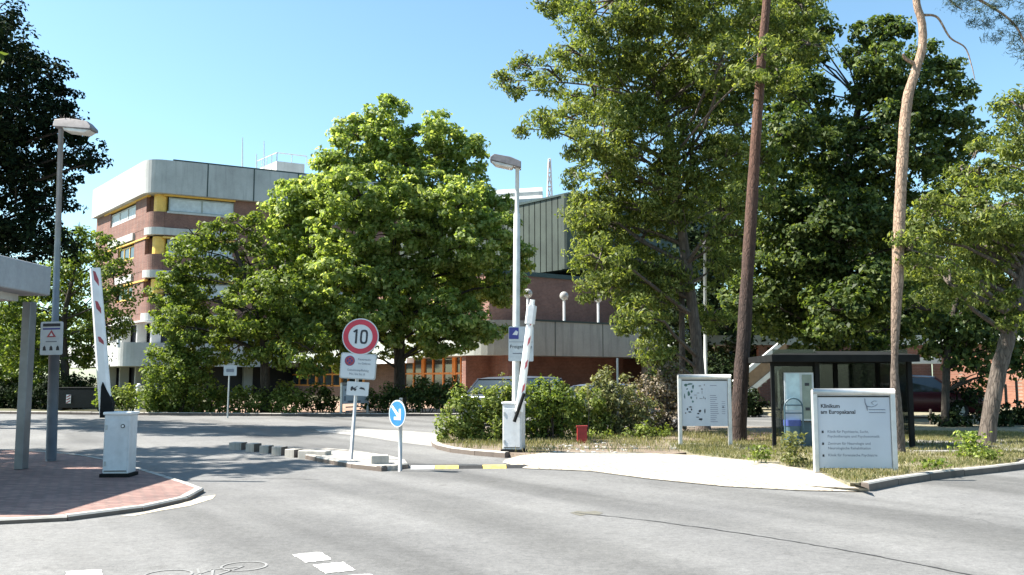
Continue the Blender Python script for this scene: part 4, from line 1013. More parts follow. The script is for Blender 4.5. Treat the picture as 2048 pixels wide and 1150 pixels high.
bump_strip()

# ---------------------------------------------------------------- boards at the right
def board(name, l, r, top, bot_panel, label, cat, zg=.11):
    """l, r: (px,py) ground points of the two posts"""
    a, b = G(*l, zg), G(*r, zg); rz_ = math.atan2(b.y-a.y, b.x-a.x); W = (b-a).length; H = P(l[0], top, a.y).z-a.z; pb = P(l[0], bot_panel, a.y).z-a.z
    t = thing(name, a, label, cat, rz=rz_)
    for x in (0, W): MB().box((x, 0, H/2), (.075, .10, H)).build('post', M['alu'], t, bevel=0.012)
    MB().tube([(-.03, -.01, H-.03), (W+.03, -.01, H-.03)], .055, 10).build('top_rail', M['alu'], t, smooth=True)
    p = MB().box((W/2, 0.0, (pb+H-.07)/2), (W-.085, .03, H-.07-pb)).build('panel', M['board'], t, bevel=0.004)
    MB().box((W/2, -.02, H-.10), (W-.1, .006, .018)).build('top_slot', M['darksteel'], p)
    return t, p, W, H, pb
t, p, W, H, pb = board('clinic_sign', (1633, 944), (1790, 945), 780, 936, 'white clinic name board on two metal posts in dry grass beside the pine trunk', 'sign')
k_ = W/157.0; X = lambda px: (px-1633)*k_
def Zp(py): return H-(py-780)*k_
lt = [('Klinikum', .082, X(1645), Zp(813), 'LEFT'), ('am Europakanal', .082, X(1645), Zp(825), 'LEFT')]
text_mesh(lt, 'ink', p, bold=.03).location = (0, -.0157, 0)
lt = [('Klinik für Psychiatrie, Sucht,', .055, X(1657), Zp(865), 'LEFT'), ('Psychotherapie und Psychosomatik', .055, X(1657), Zp(874.5), 'LEFT'),
      ('Zentrum für Neurologie und', .055, X(1657), Zp(889), 'LEFT'), ('Neurologische Rehabilitation', .055, X(1657), Zp(898.5), 'LEFT'), ('Klinik für Forensische Psychiatrie', .055, X(1657), Zp(912.5), 'LEFT')]
text_mesh(lt, 'inkgrey', p, bold=.012).location = (0, -.0157, 0)
m = MB()
for py in (865.5, 889.5, 913.5):
    c = (X(1647.5), Zp(py)); m.plate([(c[0]-.014, c[1]-.018), (c[0]+.014, c[1]-.018), (c[0]+.014, c[1]+.018), (c[0]-.014, c[1]+.018)], (0, -.019, 0), EX, EZ, EY, .003)
m.build('bullet', M['ink'], p)
m = MB(); qs = lambda pts: [Vector((X(x), -.019, Zp(y))) for x, y in pts]
m.tube(qs([(1734.5, 797), (1735, 806), (1738, 814), (1739, 822)]), [.004, .006, .011, .004], 6)
m.tube(qs([(1739, 813), (1748, 814.5), (1756, 812), (1760, 808)]), [.006, .004, .004, .003], 6); m.tube(qs([(1747, 806), (1753, 802), (1758, 803)]), .004, 6); m.tube(qs([(1747, 806), (1752, 810)]), .003, 6)
for yy_ in (820, 826): m.tube(qs([(1742, yy_), (1775, yy_)]), .0045, 4)
m.build('logo', M['inkgrey'], p)

t, p, W, H, pb = board('map_board', (1361, 893), (1461, 893), 751, 852, 'site map board on two pale posts in front of the double trunked tree', 'sign')
k_ = W/100.0; X = lambda px: (px-1361)*k_
def Zp(py): return H-(py-751)*k_
random.seed(21)
mg, mk, mpk = MB(), MB(), MB()
def blob(m, x, y, rx, ry, n=7, dy=0.0):
    pts = [(x+rx*math.cos(2*math.pi*i/n+.4)*random.uniform(.6, 1.2), y+ry*math.sin(2*math.pi*i/n+.4)*random.uniform(.6, 1.2)) for i in range(n)]
    m.plate([(X(a), Zp(b)) for a, b in pts], (0, -.0175-dy, 0), EX, EZ, EY, .002)
for x, y, rx, ry in ((1374, 770, 4, 3.5), (1382, 768, 5, 2.5), (1388, 773, 2.2, 5), (1379, 787, 3, 5), (1371, 793, 1.4, 6), (1385, 783, 2.5, 3), (1384, 795, 1.6, 3), (1376, 778, 2, 2), (1387, 803, 2.4, 2.2)): blob(mg, x, y, rx, ry)
for x, y, rx, ry in ((1382, 814, 3.6, 1.6), (1384, 819, 2.0, 3.2), (1381, 824, 4, 1.5), (1376, 818, 2, 3), (1372, 826, 1.6, 1.2), (1411, 822, 1.5, 6), (1401, 822, 3, 3), (1398, 827, 3, 1.4), (1402, 838, 5, 2.6), (1396, 834, 4, 1), (1448, 814, 2.2, 1.4)): blob(mk, x, y, rx, ry, dy=.001)
for x, y, rx, ry in ((1393, 790, 5, .8), (1398, 786, 3, 1), (1403, 797, 4, .8), (1409, 795, 1, 3), (1406, 785, .7, 4), (1402, 772, 3, 1.3), (1406, 778, 1.8, 2), (1411, 770, 1.2, 1.6), (1395, 796, 1.2, 3), (1412, 797, 1.2, 2)): blob(mpk, x, y, rx, ry, dy=.002)
mg.build('map_green', M['mapgreen'], p); mk.build('map_buildings', M['ink'], p); mpk.build('map_paths', plain('map_line', (.2, .2, .22), .5), p)
m = MB()
mleg = MB()
for i, y in enumerate([771, 791, 795, 799, 803, 807, 811, 815, 819, 823, 827, 831, 835, 839, 843]):
    x0_, w_ = 1422, random.uniform(10, 17)
    m.plate([(X(x0_), Zp(y+.7)), (X(x0_+w_), Zp(y+.7)), (X(x0_+w_), Zp(y-.5)), (X(x0_), Zp(y-.5))], (0, -.0175, 0), EX, EZ, EY, .002)
    if 801 < y < 830:
        mleg.plate([(X(1445), Zp(y+.6)), (X(1452), Zp(y+.6)), (X(1452), Zp(y-.4)), (X(1445), Zp(y-.4))], (0, -.0175, 0), EX, EZ, EY, .002)
ll_ = plain('legend_line', (.22, .23, .3), .5); m.build('legend_lines', ll_, p); mleg.build('legend_numbers', ll_, p)

# small board and small sign at the far kerb
t, p, W, H, pb = board('notice_board', (682, 829), (735, 826), 766, 808, 'grey notice board on pale posts by the hedge behind the speed limit sign', 'sign', 0)
k_ = W/53.0
m = MB()
for x, y, w_, h_ in ((6, 7, 7, 3), (5, 16, 3, 6), (12, 22, 26, 2), (8, 29, 34, 1.5), (8, 34, 30, 1.5), (18, 12, 20, 1.5)): m.plate([(x*k_, H-(y+h_)*k_), ((x+w_)*k_, H-(y+h_)*k_), ((x+w_)*k_, H-y*k_), (x*k_, H-y*k_)], (0, -.0175, 0), EX, EZ, EY, .002)
m.build('text_lines', M['inkgrey'], p)
q = G(455, 836); t = thing('small_sign', q, 'small white plate on a thin pole at the far kerb before the left maple', 'sign')
z1 = P(460, 741, q.y).z; MB().tube([(0, 0, 0), (.02, 0, z1+.2)], .03, 8).build('pole', M['pole'], t); sp_ = flat(rrect(.5, .4, .03), .06, -.05, z1, .015, 'plate', 'signgrey', t)
flat(rrect(.3, .12, .03), .06, -.055, z1, .004, 'pictogram', 'inkgrey', sp_)

# ---------------------------------------------------------------- bus shelter
def shelter():
    x0, y0, y1 = 6.27, 18.6, 21.4; L = 1.9; zg = .11; H = 1.78
    t = thing('bus_shelter', (x0, y0, zg), 'dark framed glass bus shelter with timetable case behind the clinic board', 'bus shelter')
    for x, y in ((0, 0), (0, y1-y0-1.2), (L, 0), (L, y1-y0-1.2), (L/2, y1-y0-1.2)): MB().box((x, y, H/2), (.09, .09, H)).build('post', M['darksteel'], t)
    D = y1-y0-1.2
    r = MB(); r.add([(-1.0, -.3, H-.02), (L+.1, -.3, H-.02), (L+.1, D+.2, H-.02), (-1.0, D+.2, H-.02), (-1.0, -.3, H+.12), (L+.1, -.3, H+.12), (L+.1, D+.2, H+.10), (-1.0, D+.2, H+.10), (-0.2, D*.4, H+.22), (L-.4, D*.4, H+.22)],
        [(0, 3, 2, 1), (0, 1, 5, 4), (1, 2, 6, 5), (2, 3, 7, 6), (3, 0, 4, 7), (4, 5, 9, 8), (6, 7, 8, 9), (5, 6, 9), (7, 4, 8)]); r.build('roof', M['darksteel'], t)
    for nm, c, d in (('glass_pane', (0, D/2, 1.15), (.012, D-.1, 1.75)), ('glass_pane', (L*.25, D, 1.15), (L*.5-.1, .012, 1.75)), ('glass_pane', (L*.75, D, 1.15), (L*.5-.1, .012, 1.75)), ('glass_pane', (L, D/2, 1.15), (.012, D-.1, 1.75))):
        MB().box(c, d).build(nm, M['glassclear'], t)
    # end panel facing the road carrying the timetable case
    MB().box((-.46, .05, 1.13), (.84, .014, 1.78)).build('glass_pane', M['glassclear'], t); MB().box((-.90, .05, H/2), (.07, .07, H)).build('post', M['darksteel'], t)
    MB().box((-.46, .05, H-.06), (.9, .06, .1)).build('rail', M['darksteel'], t); MB().box((-.3, .05, .28), (.5, .03, .5)).build('kick_panel', M['bluegrey'], t)
    c = MB().box((-.38, .0, 1.05), (.6, .05, .98)).build('timetable_case', M['signgrey'], t)
    MB().box((-.51, -.03, 1.15), (.28, .006, .74)).build('poster', plain('pale_poster', (.45, .58, .62), .4, var=.2, scale=3), c); MB().box((-.22, -.03, 1.05), (.2, .006, .9)).build('timetable', plain('timetable_paper', (.22, .26, .22), .4), c)
    for z_ in (1.30, .80): MB().box((-.22, -.036, z_), (.09, .006, .06)).build('print_block', M['ink'], c)
    MB().box((L/2, D-.25, .47), (1.6, .36, .05)).build('bench', M['barkpine'], t)
shelter()
q = G(1586, 897, .11); t = thing('litter_bin', q, 'dark blue hooped bin standing in front of the shelter glass', 'bin')
m = MB(); m.prism([(p[0], p[1]*.8) for p in disc_poly(.17, 16)], 0, .46); m.build('body', M['bluegrey'], t)
MB().prism([(p[0], p[1]*.8) for p in disc_poly(.18, 16)], .46, .58).build('collar', M['binblue'], t)
for y in (-.12, .12):
    pts = [(-.185, y, 0), (-.185, y, .8)]+[(-.185*math.cos(a), y, .83+.19*math.sin(a)) for a in [math.pi*i/10 for i in range(11)]]+[(.185, y, .8), (.185, y, 0)]
    MB().tube(pts, .016, 6).build('hoop', M['bluegrey'], t)
MB().tube([(-.18, -.12, .88), (.18, -.12, .88)], .012, 6).build('crossbar', M['bluegrey'], t); MB().tube([(-.18, -.12, .72), (.18, -.12, .72)], .012, 6).build('crossbar', M['bluegrey'], t)

# red box among the shrubs, pale stones, slim posts
q = G(1164, 886, .1); t = thing('red_box', q, 'small red box standing between the bushes right of the barrier', 'box')
MB().box((0, 0, .18), (.22, .2, .36)).build('body', M['redpot'], t, bevel=.01); MB().box((0, 0, .37), (.25, .23, .03)).build('lid', plain('red_box_lid', (.3, .03, .03)), t)
random.seed(31)
stm = MB()
for k in range(60):
    q = G(random.uniform(1100, 1300)-random.random()**2*60, random.uniform(886, 906), .1); stm.sphere((q.x, q.y, .105), random.uniform(.012, .04), 7, 5, (1.4, 1, .6))
tag(stm.build('stones', M['concrete_lt']), 'pale stones and grit along the edge of the planting bed', 'stones', kind='stuff')
for px, pt_y, pb_, Y, lab in ((1270, 778, 850, 24, 'grey fence post standing up through the wild shrubs'), (1235, 716, 800, 40, 'white post under the concrete fascia behind the shrubs'), (1858, 818, 865, 28, 'short grey post on the grass left of the leaning trunk'), (2010, 768, 830, 30, 'dark post with reflector right of the leaning trunk'), (2032, 760, 830, 32, 'brown post against the sunlit brick wall at the right edge')):
    q = XY(px, Y, .05); t = P(px, pt_y, Y).z
    tag(MB().tube([(0, 0, 0), (0, 0, t-.08), (0, 0, t-.05)], [.045, .045, .03], 8).build('post', M['polepale'] if px < 1300 else M['barkgrey']), lab, 'post').location = q

# ---------------------------------------------------------------- cars
def car(loc, rz_, paint, label, L=4.3, W=1.76, H=1.48, van=False):
    t = thing('parked_car', loc, label, 'car', 'parked cars', rz_)
    hb = .95 if not van else 1.05
    st = [(-L/2, .55, .62), (-L/2+.1, .78 if not van else .95, .8), (-L/2+.9, .92 if not van else 1.05, .86), (-.6, hb, .88), (.8, hb, .88), (L/2-.3, hb-.05, .86), (L/2, .82, .8)]
    vs = []; n = 8
    for x, zb_, w_ in st:
        hw = W/2*w_/.88
        vs += [(x, -hw*.9, .22), (x, -hw, .38), (x, -hw, zb_*.75), (x, -hw*.93, zb_), (x, hw*.93, zb_), (x, hw, zb_*.75), (x, hw, .38), (x, hw*.9, .22)]
    m = MB(); m.add(vs, [(i*n+k, i*n+(k+1) % n, (i+1)*n+(k+1) % n, (i+1)*n+k) for i in range(len(st)-1) for k in range(n)]+[tuple(range(n)), tuple(range(len(vs)-1, len(vs)-n-1, -1))])
    m.build('body', M[paint], t, bevel=.03)
    xs = [(-L/2+.85, hb-.04, .80), (-L/2+1.55, H-.05, .62), (L/2-.75, H-.03, .64), (L/2-.15, hb-.04, .80)] if not van else [(-L/2+.6, hb, .82), (-L/2+1.1, H-.05, .72), (L/2-.35, H-.03, .72), (L/2-.05, hb, .82)]
    vs = []
    for x, z_, w_ in xs: vs += [(x, -w_, z_), (x, w_, z_)]
    g_ = MB(); g_.add(vs, [(0, 1, 3, 2), (2, 3, 5, 4), (4, 5, 7, 6), (0, 2, 4, 6), (1, 7, 5, 3), (0, 6, 7, 1)]); g_.build('windows', M['glass'], t)
    r = MB(); x1, x2 = xs[1], xs[2]; xm = (x1[0]+x2[0])/2
    r.add([(x1[0]-.05, -x1[2]-.01, H-.045), (xm, -x1[2]-.02, H-.01), (x2[0]+.05, -x2[2]-.01, H-.03), (x1[0]-.05, x1[2]+.01, H-.045), (xm, x1[2]+.02, H-.01), (x2[0]+.05, x2[2]+.01, H-.03), (x1[0]+.1, -.4, H+.01), (xm, -.4, H+.05), (x2[0], -.4, H+.02), (x1[0]+.1, .4, H+.01), (xm, .4, H+.05), (x2[0], .4, H+.02)],
          [(0, 1, 7, 6), (1, 2, 8, 7), (6, 7, 10, 9), (7, 8, 11, 10), (9, 10, 4, 3), (10, 11, 5, 4), (0, 6, 9, 3), (2, 5, 11, 8)])
    for sy in (-1, 1):
        for a, b in ((xs[0], xs[1]), (xs[3], xs[2])): r.tube([(a[0], sy*(a[2]+.01), a[1]), (b[0], sy*(b[2]+.01), b[1])], .035, 5)
        r.tube([((x1[0]+x2[0])/2, sy*.83, hb-.02), ((x1[0]+x2[0])/2, sy*.645, H-.04)], .03, 5)
    r.build('roof', M[paint], t)
    for x in (-L/2+.85, L/2-.8):
        for s in (-1, 1):
            wm = MB(); wm.tube([(x, s*(W/2-.22), .31), (x, s*(W/2-.0), .31)], .31, 20); wo = wm.build('wheel', M['black'], t); MB().tube([(x, s*(W/2-.02), .31), (x, s*(W/2+.012), .31)], .2, 14).build('rim', M['alu'], wo)
    for s in (-1, 1):
        MB().box((-L/2+.08, s*.6, .68), (.12, .32, .13)).build('headlight', M['lens'], t); MB().box((L/2-.01, s*.66, .78), (.08, .24, .2)).build('tail_light', M['taillight'], t)
        MB().box((-.75, s*.98, .98), (.1, .16, .12)).build('mirror', M[paint], t)
    MB().box((L/2+.01, 0, .62), (.02, .52, .11)).build('number_plate', M['white'], t)
    return t
q = XY(-12, 50); car((q.x, q.y, 0), R(-75), 'carred', 'red car parked in the shade at the left edge behind the canopy pillar', H=1.5)
q = XY(1030, 31); car((q.x, q.y, 0), R(58), 'carsilver', 'dark silver people carrier parked behind the bushes right of the lamp post', L=4.5, H=1.55, van=True)
q = XY(1190, 32); car((q.x, q.y, 0), R(30), 'carsilver', 'small blue grey car half hidden by wild shrubs below the fascia', L=4.0, H=1.30)
q = XY(1842, 33); car((q.x, q.y, 0.1), R(160), 'carred2', 'dark maroon hatchback in shade in front of the brick annex', L=3.9, H=1.5)
# dark container with red and white plate
q = XY(170, 43, 0); t = thing('waste_container', q, 'black waste container with a small red and white plate behind the left barrier', 'container')
m = MB(); m.add([(-1.0, -.45, .12), (1.0, -.45, .12), (1.0, .45, .12), (-1.0, .45, .12), (-1.15, -.55, 1.0), (1.15, -.55, 1.0), (1.15, .55, 1.0), (-1.15, .55, 1.0)], [(0, 3, 2, 1), (4, 5, 6, 7), (0, 1, 5, 4), (1, 2, 6, 5), (2, 3, 7, 6), (3, 0, 4, 7)]); m.build('bin_body', M['black'], t, bevel=.03)
m = MB(); m.box((0, 0, 1.05), (2.36, 1.16, .08)); m.build('lid', M['darksteel'], t, bevel=.02)
for x in (-.9, .9): MB().tube([(x, -.4, .08), (x, .4, .08)], .08, 10).build('wheel', M['black'], t)
po = MB().box((-.45, -.58, .55), (.22, .01, .4), rx=R(0)).build('warning_plate', M['white'], t)
for z_ in (.42, .55, .68): MB().box((-.45, -.59, z_), (.20, .008, .05), ry=R(-30)).build('red_stripe', M['armred'], po)

# ---------------------------------------------------------------- trees
FB = dict(leaf=0.235, wr=0.62, rc=0.44, dens=0.34, per=62, droop=0.35)
tree('maple_tree', 'large bright yellow green maple in front of the wing, tallest tree of the middle', 'tree', 42,
     [(800, 822, .30), (799, 740, .27), (797, 640, .24), (785, 540, .2), (775, 430, .15), (770, 300, .09), (770, 240, .05)],
     [(772, 235, 42), (760, 280, 52), (700, 265, 34), (690, 320, 48), (655, 345, 34), (840, 300, 56), (880, 260, 34), (905, 300, 36), (945, 295, 26), (930, 350, 44), (790, 350, 70), (720, 390, 74), (640, 400, 58), (590, 400, 44), (850, 400, 70), (920, 410, 56), (980, 410, 40), (570, 450, 50), (620, 480, 74), (700, 480, 80), (790, 470, 64), (880, 490, 74), (960, 480, 64), (1010, 470, 36), (1035, 515, 32), (600, 560, 74), (680, 570, 80), (790, 580, 80), (880, 580, 74), (960, 560, 66), (1010, 570, 40), (730, 650, 70), (820, 660, 60), (900, 640, 66), (960, 660, 44), (640, 640, 66), (880, 690, 34), (690, 700, 50), (600, 640, 60)],
     'leafbright', 'barkdark', ysq=1.25, **FB)
tree('maple_tree', 'lower green maple left of the tallest one, crown hiding the tower', 'tree', 39,
     [(532, 826, .22), (530, 740, .2), (525, 660, .16), (500, 580, .12), (470, 500, .07)],
     [(388, 470, 26), (378, 500, 28), (440, 470, 36), (490, 460, 40), (420, 520, 48), (500, 530, 56), (360, 550, 40), (345, 590, 42), (330, 620, 30), (420, 600, 60), (500, 620, 64), (560, 590, 56), (560, 680, 60), (480, 690, 56), (400, 670, 56), (620, 700, 50), (350, 650, 40), (570, 530, 50)],
     'leafmid', 'barkdark', ysq=1.2, leaf=0.18, wr=0.62, rc=0.40, dens=0.29, per=60, droop=0.3)
tree('maple_tree', 'mid green tree between the lamp post and the brick tower', 'tree', 47,
     [(130, 812, .22), (130, 740, .2), (128, 640, .14), (150, 540, .07)],
     [(160, 470, 30), (200, 495, 36), (175, 540, 44), (225, 545, 34), (120, 550, 50), (60, 560, 50), (20, 600, 50), (90, 620, 56), (170, 610, 50), (235, 600, 34), (210, 650, 40), (130, 690, 56), (60, 690, 56), (10, 680, 50), (180, 700, 40), (10, 740, 40), (70, 750, 40)],
     'leafmid', 'barkdark', ysq=1.2, leaf=0.2, wr=0.62, rc=0.5, dens=0.40, per=42)
tree('broadleaf_tree', 'dark tree towering behind the street lamp at the left edge', 'tree', 28,
     [(-60, 860, .35), (-55, 700, .3), (-40, 500, .24), (-20, 300, .16), (0, 100, .08)],
     [(-10, 30, 50), (10, 90, 48), (-40, 120, 80), (50, 140, 50), (95, 150, 38), (115, 190, 34), (20, 210, 70), (80, 240, 56), (120, 250, 40), (165, 300, 30), (185, 325, 20), (130, 330, 40), (50, 320, 70), (-20, 340, 80), (90, 390, 46), (125, 410, 22), (30, 420, 66), (70, 470, 48), (110, 495, 36), (0, 500, 60), (-50, 460, 80), (-60, 250, 90), (150, 250, 26), (40, 530, 30)],
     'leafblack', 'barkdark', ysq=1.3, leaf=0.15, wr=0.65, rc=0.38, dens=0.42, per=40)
tree('broadleaf_tree', 'dark tree beyond the left edge whose crown shades the drive', 'tree', 17.8,
     [(-330, 920, .3), (-330, 600, .25), (-320, 200, .2), (-320, -100, .1)],
     [(-330, -150, 90), (-240, -60, 80), (-420, -40, 100), (-330, 60, 90), (-200, 60, 60), (-440, 120, 100), (-260, 180, 80), (-150, 170, 50), (-380, 260, 80), (-200, 270, 55), (-140, -10, 50), (-290, 340, 50), (-500, 0, 80), (-560, 120, 90), (-640, 20, 80), (-560, 250, 80), (-680, 160, 80), (-480, 340, 60), (-90, 230, 30), (-100, 100, 40)],
     'leafdark', 'barkdark', ysq=1.6, spread=2.6, leaf=0.22, wr=0.65, rc=0.4, dens=0.3, per=36)
tree('broadleaf_tree', 'dark tree beyond the left edge standing behind the one next to the gatehouse', 'tree', 30.5,
     [(-300, 840, .3), (-300, 600, .25), (-290, 300, .2), (-290, 50, .1)],
     [(-280, 60, 70), (-200, 120, 60), (-360, 140, 80), (-260, 220, 70), (-160, 230, 50), (-340, 280, 70), (-220, 320, 60), (-140, 330, 40), (-400, 330, 60), (-300, 390, 50), (-190, 400, 40)],
     'leafdark', 'barkdark', ysq=1.6, spread=3.5, leaf=0.24, wr=0.65, rc=0.45, dens=0.25, per=34)

# right-hand trees
tree('locust_tree', 'feathery olive green locust tree with a grey double trunk behind the map board', 'tree', 25.5,
     [(1407, 868, .19), (1398, 740, .16), (1383, 600, .15), (1358, 420, .14), (1345, 300, .12), (1310, 150, .09), (1285, 20, .06), (1270, -120, .03)],
     [(1330, -20, 90), (1230, 0, 80), (1140, 20, 46), (1100, -5, 40), (1420, 10, 80), (1330, 90, 90), (1240, 100, 76), (1160, 110, 50), (1110, 150, 44), (1050, 130, 28), (1015, 160, 24), (1035, 180, 22), (1420, 110, 76), (1190, 190, 60), (1270, 190, 76), (1360, 200, 76), (1440, 200, 60), (1140, 235, 44), (1085, 250, 30), (1045, 258, 20), (1210, 270, 60), (1290, 290, 70), (1380, 300, 70), (1160, 300, 36), (1150, 355, 24), (1210, 350, 46), (1280, 380, 66), (1360, 390, 60), (1170, 430, 36), (1220, 450, 52), (1290, 470, 62), (1200, 520, 46), (1250, 560, 52), (1320, 560, 60), (1190, 570, 34), (1280, 630, 44), (1300, 690, 34), (1320, 720, 26), (1440, 420, 50), (1450, 320, 50), (1440, 540, 40), (1500, 50, 60), (1570, 50, 50), (1620, 90, 40), (1500, 150, 56), (1560, 160, 46), (1480, 250, 50), (1520, 330, 44), (1600, 10, 40), (1530, 95, 20, -5.8), (1495, 150, 24, -5.6), (1440, 130, 50, -4), (1500, 400, 40), (1410, 180, 60), (1460, 470, 40), (1250, 240, 50), (1340, 420, 50), (1168, 470, 32, -.5), (1195, 505, 40, -.5), (1200, 440, 42, -.5), (1225, 400, 42, 0), (1240, 520, 46, 0), (1175, 400, 26, 0), (1300, 600, 50, 0), (1420, 640, 40, 1.5), (1430, 330, 56, 0)],
     'leafolive', 'barkgrey', ysq=1.2, front=.5, spread=2.0, leaf=0.15, wr=0.36, rc=0.34, dens=0.44, per=60, droop=0.6, flat_=0.5,
     extra_limbs=[[(1367, 868, .2, .10), (1365, 760, .2, .09), (1364, 600, .3, .08), (1372, 420, .4, .06), (1390, 250, .5, .04)]])
tree('pine_tree', 'pine with dark reddish trunk passing between the map board and the shelter', 'tree', 20.3,
     [(1474, 893, .185), (1482, 760, .17), (1492, 600, .15), (1504, 400, .132), (1515, 230, .116), (1528, 60, .10), (1538, -60, .09), (1545, -260, .08)],
     [(1560, -330, 90), (1480, -300, 80), (1640, -280, 70), (1530, -420, 90)], 'needles', 'barkpine', leaf=0.16, wr=0.1, rc=0.3, dens=0.2, per=60, droop=0)
tree('pine_tree', 'pine with bare pale orange trunk bending at the top right behind the clinic board', 'tree', 17.3,
     [(1797, 918, .145), (1793, 840, .125), (1789, 720, .06), (1795, 560, .112), (1800, 420, .108), (1806, 300, .105), (1815, 200, .10), (1832, 140, .085), (1845, 90, .08), (1843, 40, .075), (1832, -10, .07), (1835, -200, .06)],
     [(2040, 30, 34), (2000, 10, 28), (1960, 30, 26), (1925, 15, 22), (2030, 80, 30), (1990, 60, 22), (2060, 120, 22), (1905, 5, 16), (2090, 60, 40), (1950, -40, 40), (1850, -250, 90), (1760, -200, 70)],
     'needles', 'barkpale', leaf=0.13, wr=0.09, rc=0.2, dens=0.34, per=56, droop=0, twig=False, limbed=False,
     extra_limbs=[[(1848, 30, 0, .03), (1875, 35, 0, .022), (1900, 75, 0, .018), (1930, 95, .1, .014), (1943, 130, .1, .010), (1950, 160, .1, .006)],
                  [(1834, -60, 0, .05), (1880, -40, .2, .04), (1960, 0, .3, .03), (2030, 50, .2, .02), (2060, 120, .2, .012)],
                  [(1880, -40, .2, .03), (1900, 0, .1, .02), (1925, 20, 0, .01)],
                  [(1830, 128, 0, .04), (1812, 118, -.05, .035), (1806, 108, -.1, .02)]])
tree('oak_tree', 'tall dark green oak filling the space behind the two pines', 'tree', 33,
     [(1660, 850, .32), (1660, 700, .3), (1665, 520, .26), (1690, 350, .2), (1720, 200, .1)],
     [(1560, 80, 46), (1600, 110, 44), (1640, 60, 34), (1570, 180, 56), (1630, 190, 40), (1560, 270, 56), (1620, 290, 46), (1660, 340, 40), (1745, 60, 34), (1790, 70, 30), (1720, 110, 30), (1760, 130, 44), (1730, 190, 36), (1800, 180, 44), (1850, 110, 30), (1880, 160, 40), (1920, 180, 28), (1850, 230, 50), (1910, 250, 40), (1950, 280, 26), (1780, 250, 44), (1710, 270, 36), (1760, 320, 44), (1840, 310, 46), (1900, 320, 44), (1700, 380, 56), (1780, 400, 50), (1600, 380, 64), (1560, 440, 60), (1640, 470, 70), (1720, 480, 64), (1800, 480, 56), (1560, 540, 66), (1640, 570, 70), (1730, 580, 66), (1800, 570, 50), (1540, 630, 56), (1620, 660, 60), (1700, 670, 56), (1770, 660, 50), (1500, 480, 50), (1500, 600, 50), (1480, 400, 44), (1660, 250, 34), (1680, 420, 50), (1750, 440, 50), (1870, 400, 40), (1840, 480, 44), (1600, 20, 40), (1540, 30, 50), (1540, 360, 50), (1600, 500, 60), (1680, 620, 60)],
     'leafdark', 'barkdark', ysq=1.3, front=1.2, leaf=0.19, wr=0.6, rc=0.38, dens=0.45, per=54)
tree('locust_tree', 'leaning mossy trunk with feathery crown at the right edge', 'tree', 19.6,
     [(1972, 903, .18), (1980, 830, .17), (1998, 740, .16), (2022, 650, .15), (2042, 560, .15), (2060, 450, .13), (2075, 300, .1), (2080, 150, .06)],
     [(2050, 220, 44), (2020, 240, 26), (2000, 340, 40), (2050, 330, 50), (1960, 350, 28), (1930, 400, 44), (1990, 420, 54), (2050, 440, 54), (1880, 420, 34), (1860, 480, 36), (1910, 490, 48), (1980, 510, 50), (2040, 540, 44), (1880, 540, 40), (1840, 530, 26), (1940, 560, 36), (1860, 400, 24), (1960, 300, 26), (2000, 470, 50), (1940, 450, 44), (1900, 570, 44), (1980, 590, 44), (2040, 620, 40), (2048, 280, 40), (1850, 450, 30), (1820, 500, 30), (1920, 350, 24)],
     'leafolive', 'barkgrey', ysq=1.3, front=.4, spread=2.0, leaf=0.12, wr=0.38, rc=0.27, dens=0.46, per=56, droop=0.5)
tree('maple_tree', 'small dark maple with hanging leaves in front of the sunlit annex wall', 'tree', 27,
     [(1890, 850, .12), (1892, 760, .11), (1900, 660, .09), (1920, 580, .06)],
     [(1850, 620, 44), (1900, 600, 44), (1960, 610, 48), (2010, 640, 44), (1880, 670, 44), (1940, 670, 48), (2040, 690, 44), (1990, 700, 40), (1850, 690, 26), (1920, 715, 30), (1960, 745, 26), (2060, 600, 50), (2050, 740, 30)],
     'leafdark', 'barkdark', ysq=1.0, leaf=0.19, wr=0.7, rc=0.36, dens=0.40, per=32, droop=0.5)
for i, (Y, px, lob, lab) in enumerate((
    (46, 1480, [(1400, 480, 60), (1460, 500, 60), (1520, 520, 60), (1400, 580, 60), (1470, 600, 60), (1540, 610, 56), (1380, 660, 56), (1450, 680, 56), (1520, 690, 50), (1420, 400, 50), (1340, 620, 50), (1360, 700, 40)], 'shaded tree far behind the double trunk and first pine'),
    (52, 1760, [(1640, 560, 60), (1720, 580, 60), (1800, 600, 60), (1640, 640, 56), (1720, 650, 56), (1800, 660, 56), (1860, 640, 56), (1700, 500, 56), (1780, 500, 60), (1600, 680, 40), (1850, 560, 50)], 'shaded tree far behind the bus shelter roof'),
    (55, 2040, [(1960, 480, 60), (2040, 460, 70), (1950, 560, 60), (2030, 560, 70), (2110, 500, 70), (1990, 630, 60), (2080, 630, 60), (1920, 620, 50)], 'green tree rising behind the annex at the right edge'),
    (62, 1620, [(1560, 620, 60), (1640, 640, 60), (1720, 640, 60), (1800, 650, 60), (1580, 700, 50), (1660, 720, 50), (1740, 720, 50), (1500, 690, 50)], 'shaded tree low behind the shelter roof'),
    (60, 1400, [(1330, 620, 50), (1400, 640, 50), (1460, 650, 50), (1350, 700, 50), (1420, 710, 50), (1480, 730, 44), (1330, 560, 50)], 'shaded tree low behind the double trunk'),
    (60, 60, [(20, 620, 50), (60, 660, 50), (0, 700, 50), (80, 720, 40), (-40, 640, 50), (100, 660, 40), (30, 740, 34), (-60, 720, 50)], 'green tree far behind the canopy pillar'),
)):
    tree('background_tree', lab, 'tree', Y, [(px, 800, .25), (px, 700, .22), (px, 580, .12)], lob, 'leafshade' if i not in (2, 5) else 'leafmid', 'barkdark', ysq=1.0, leaf=0.28, wr=0.65, rc=0.65, dens=0.40, per=40, twig=False)

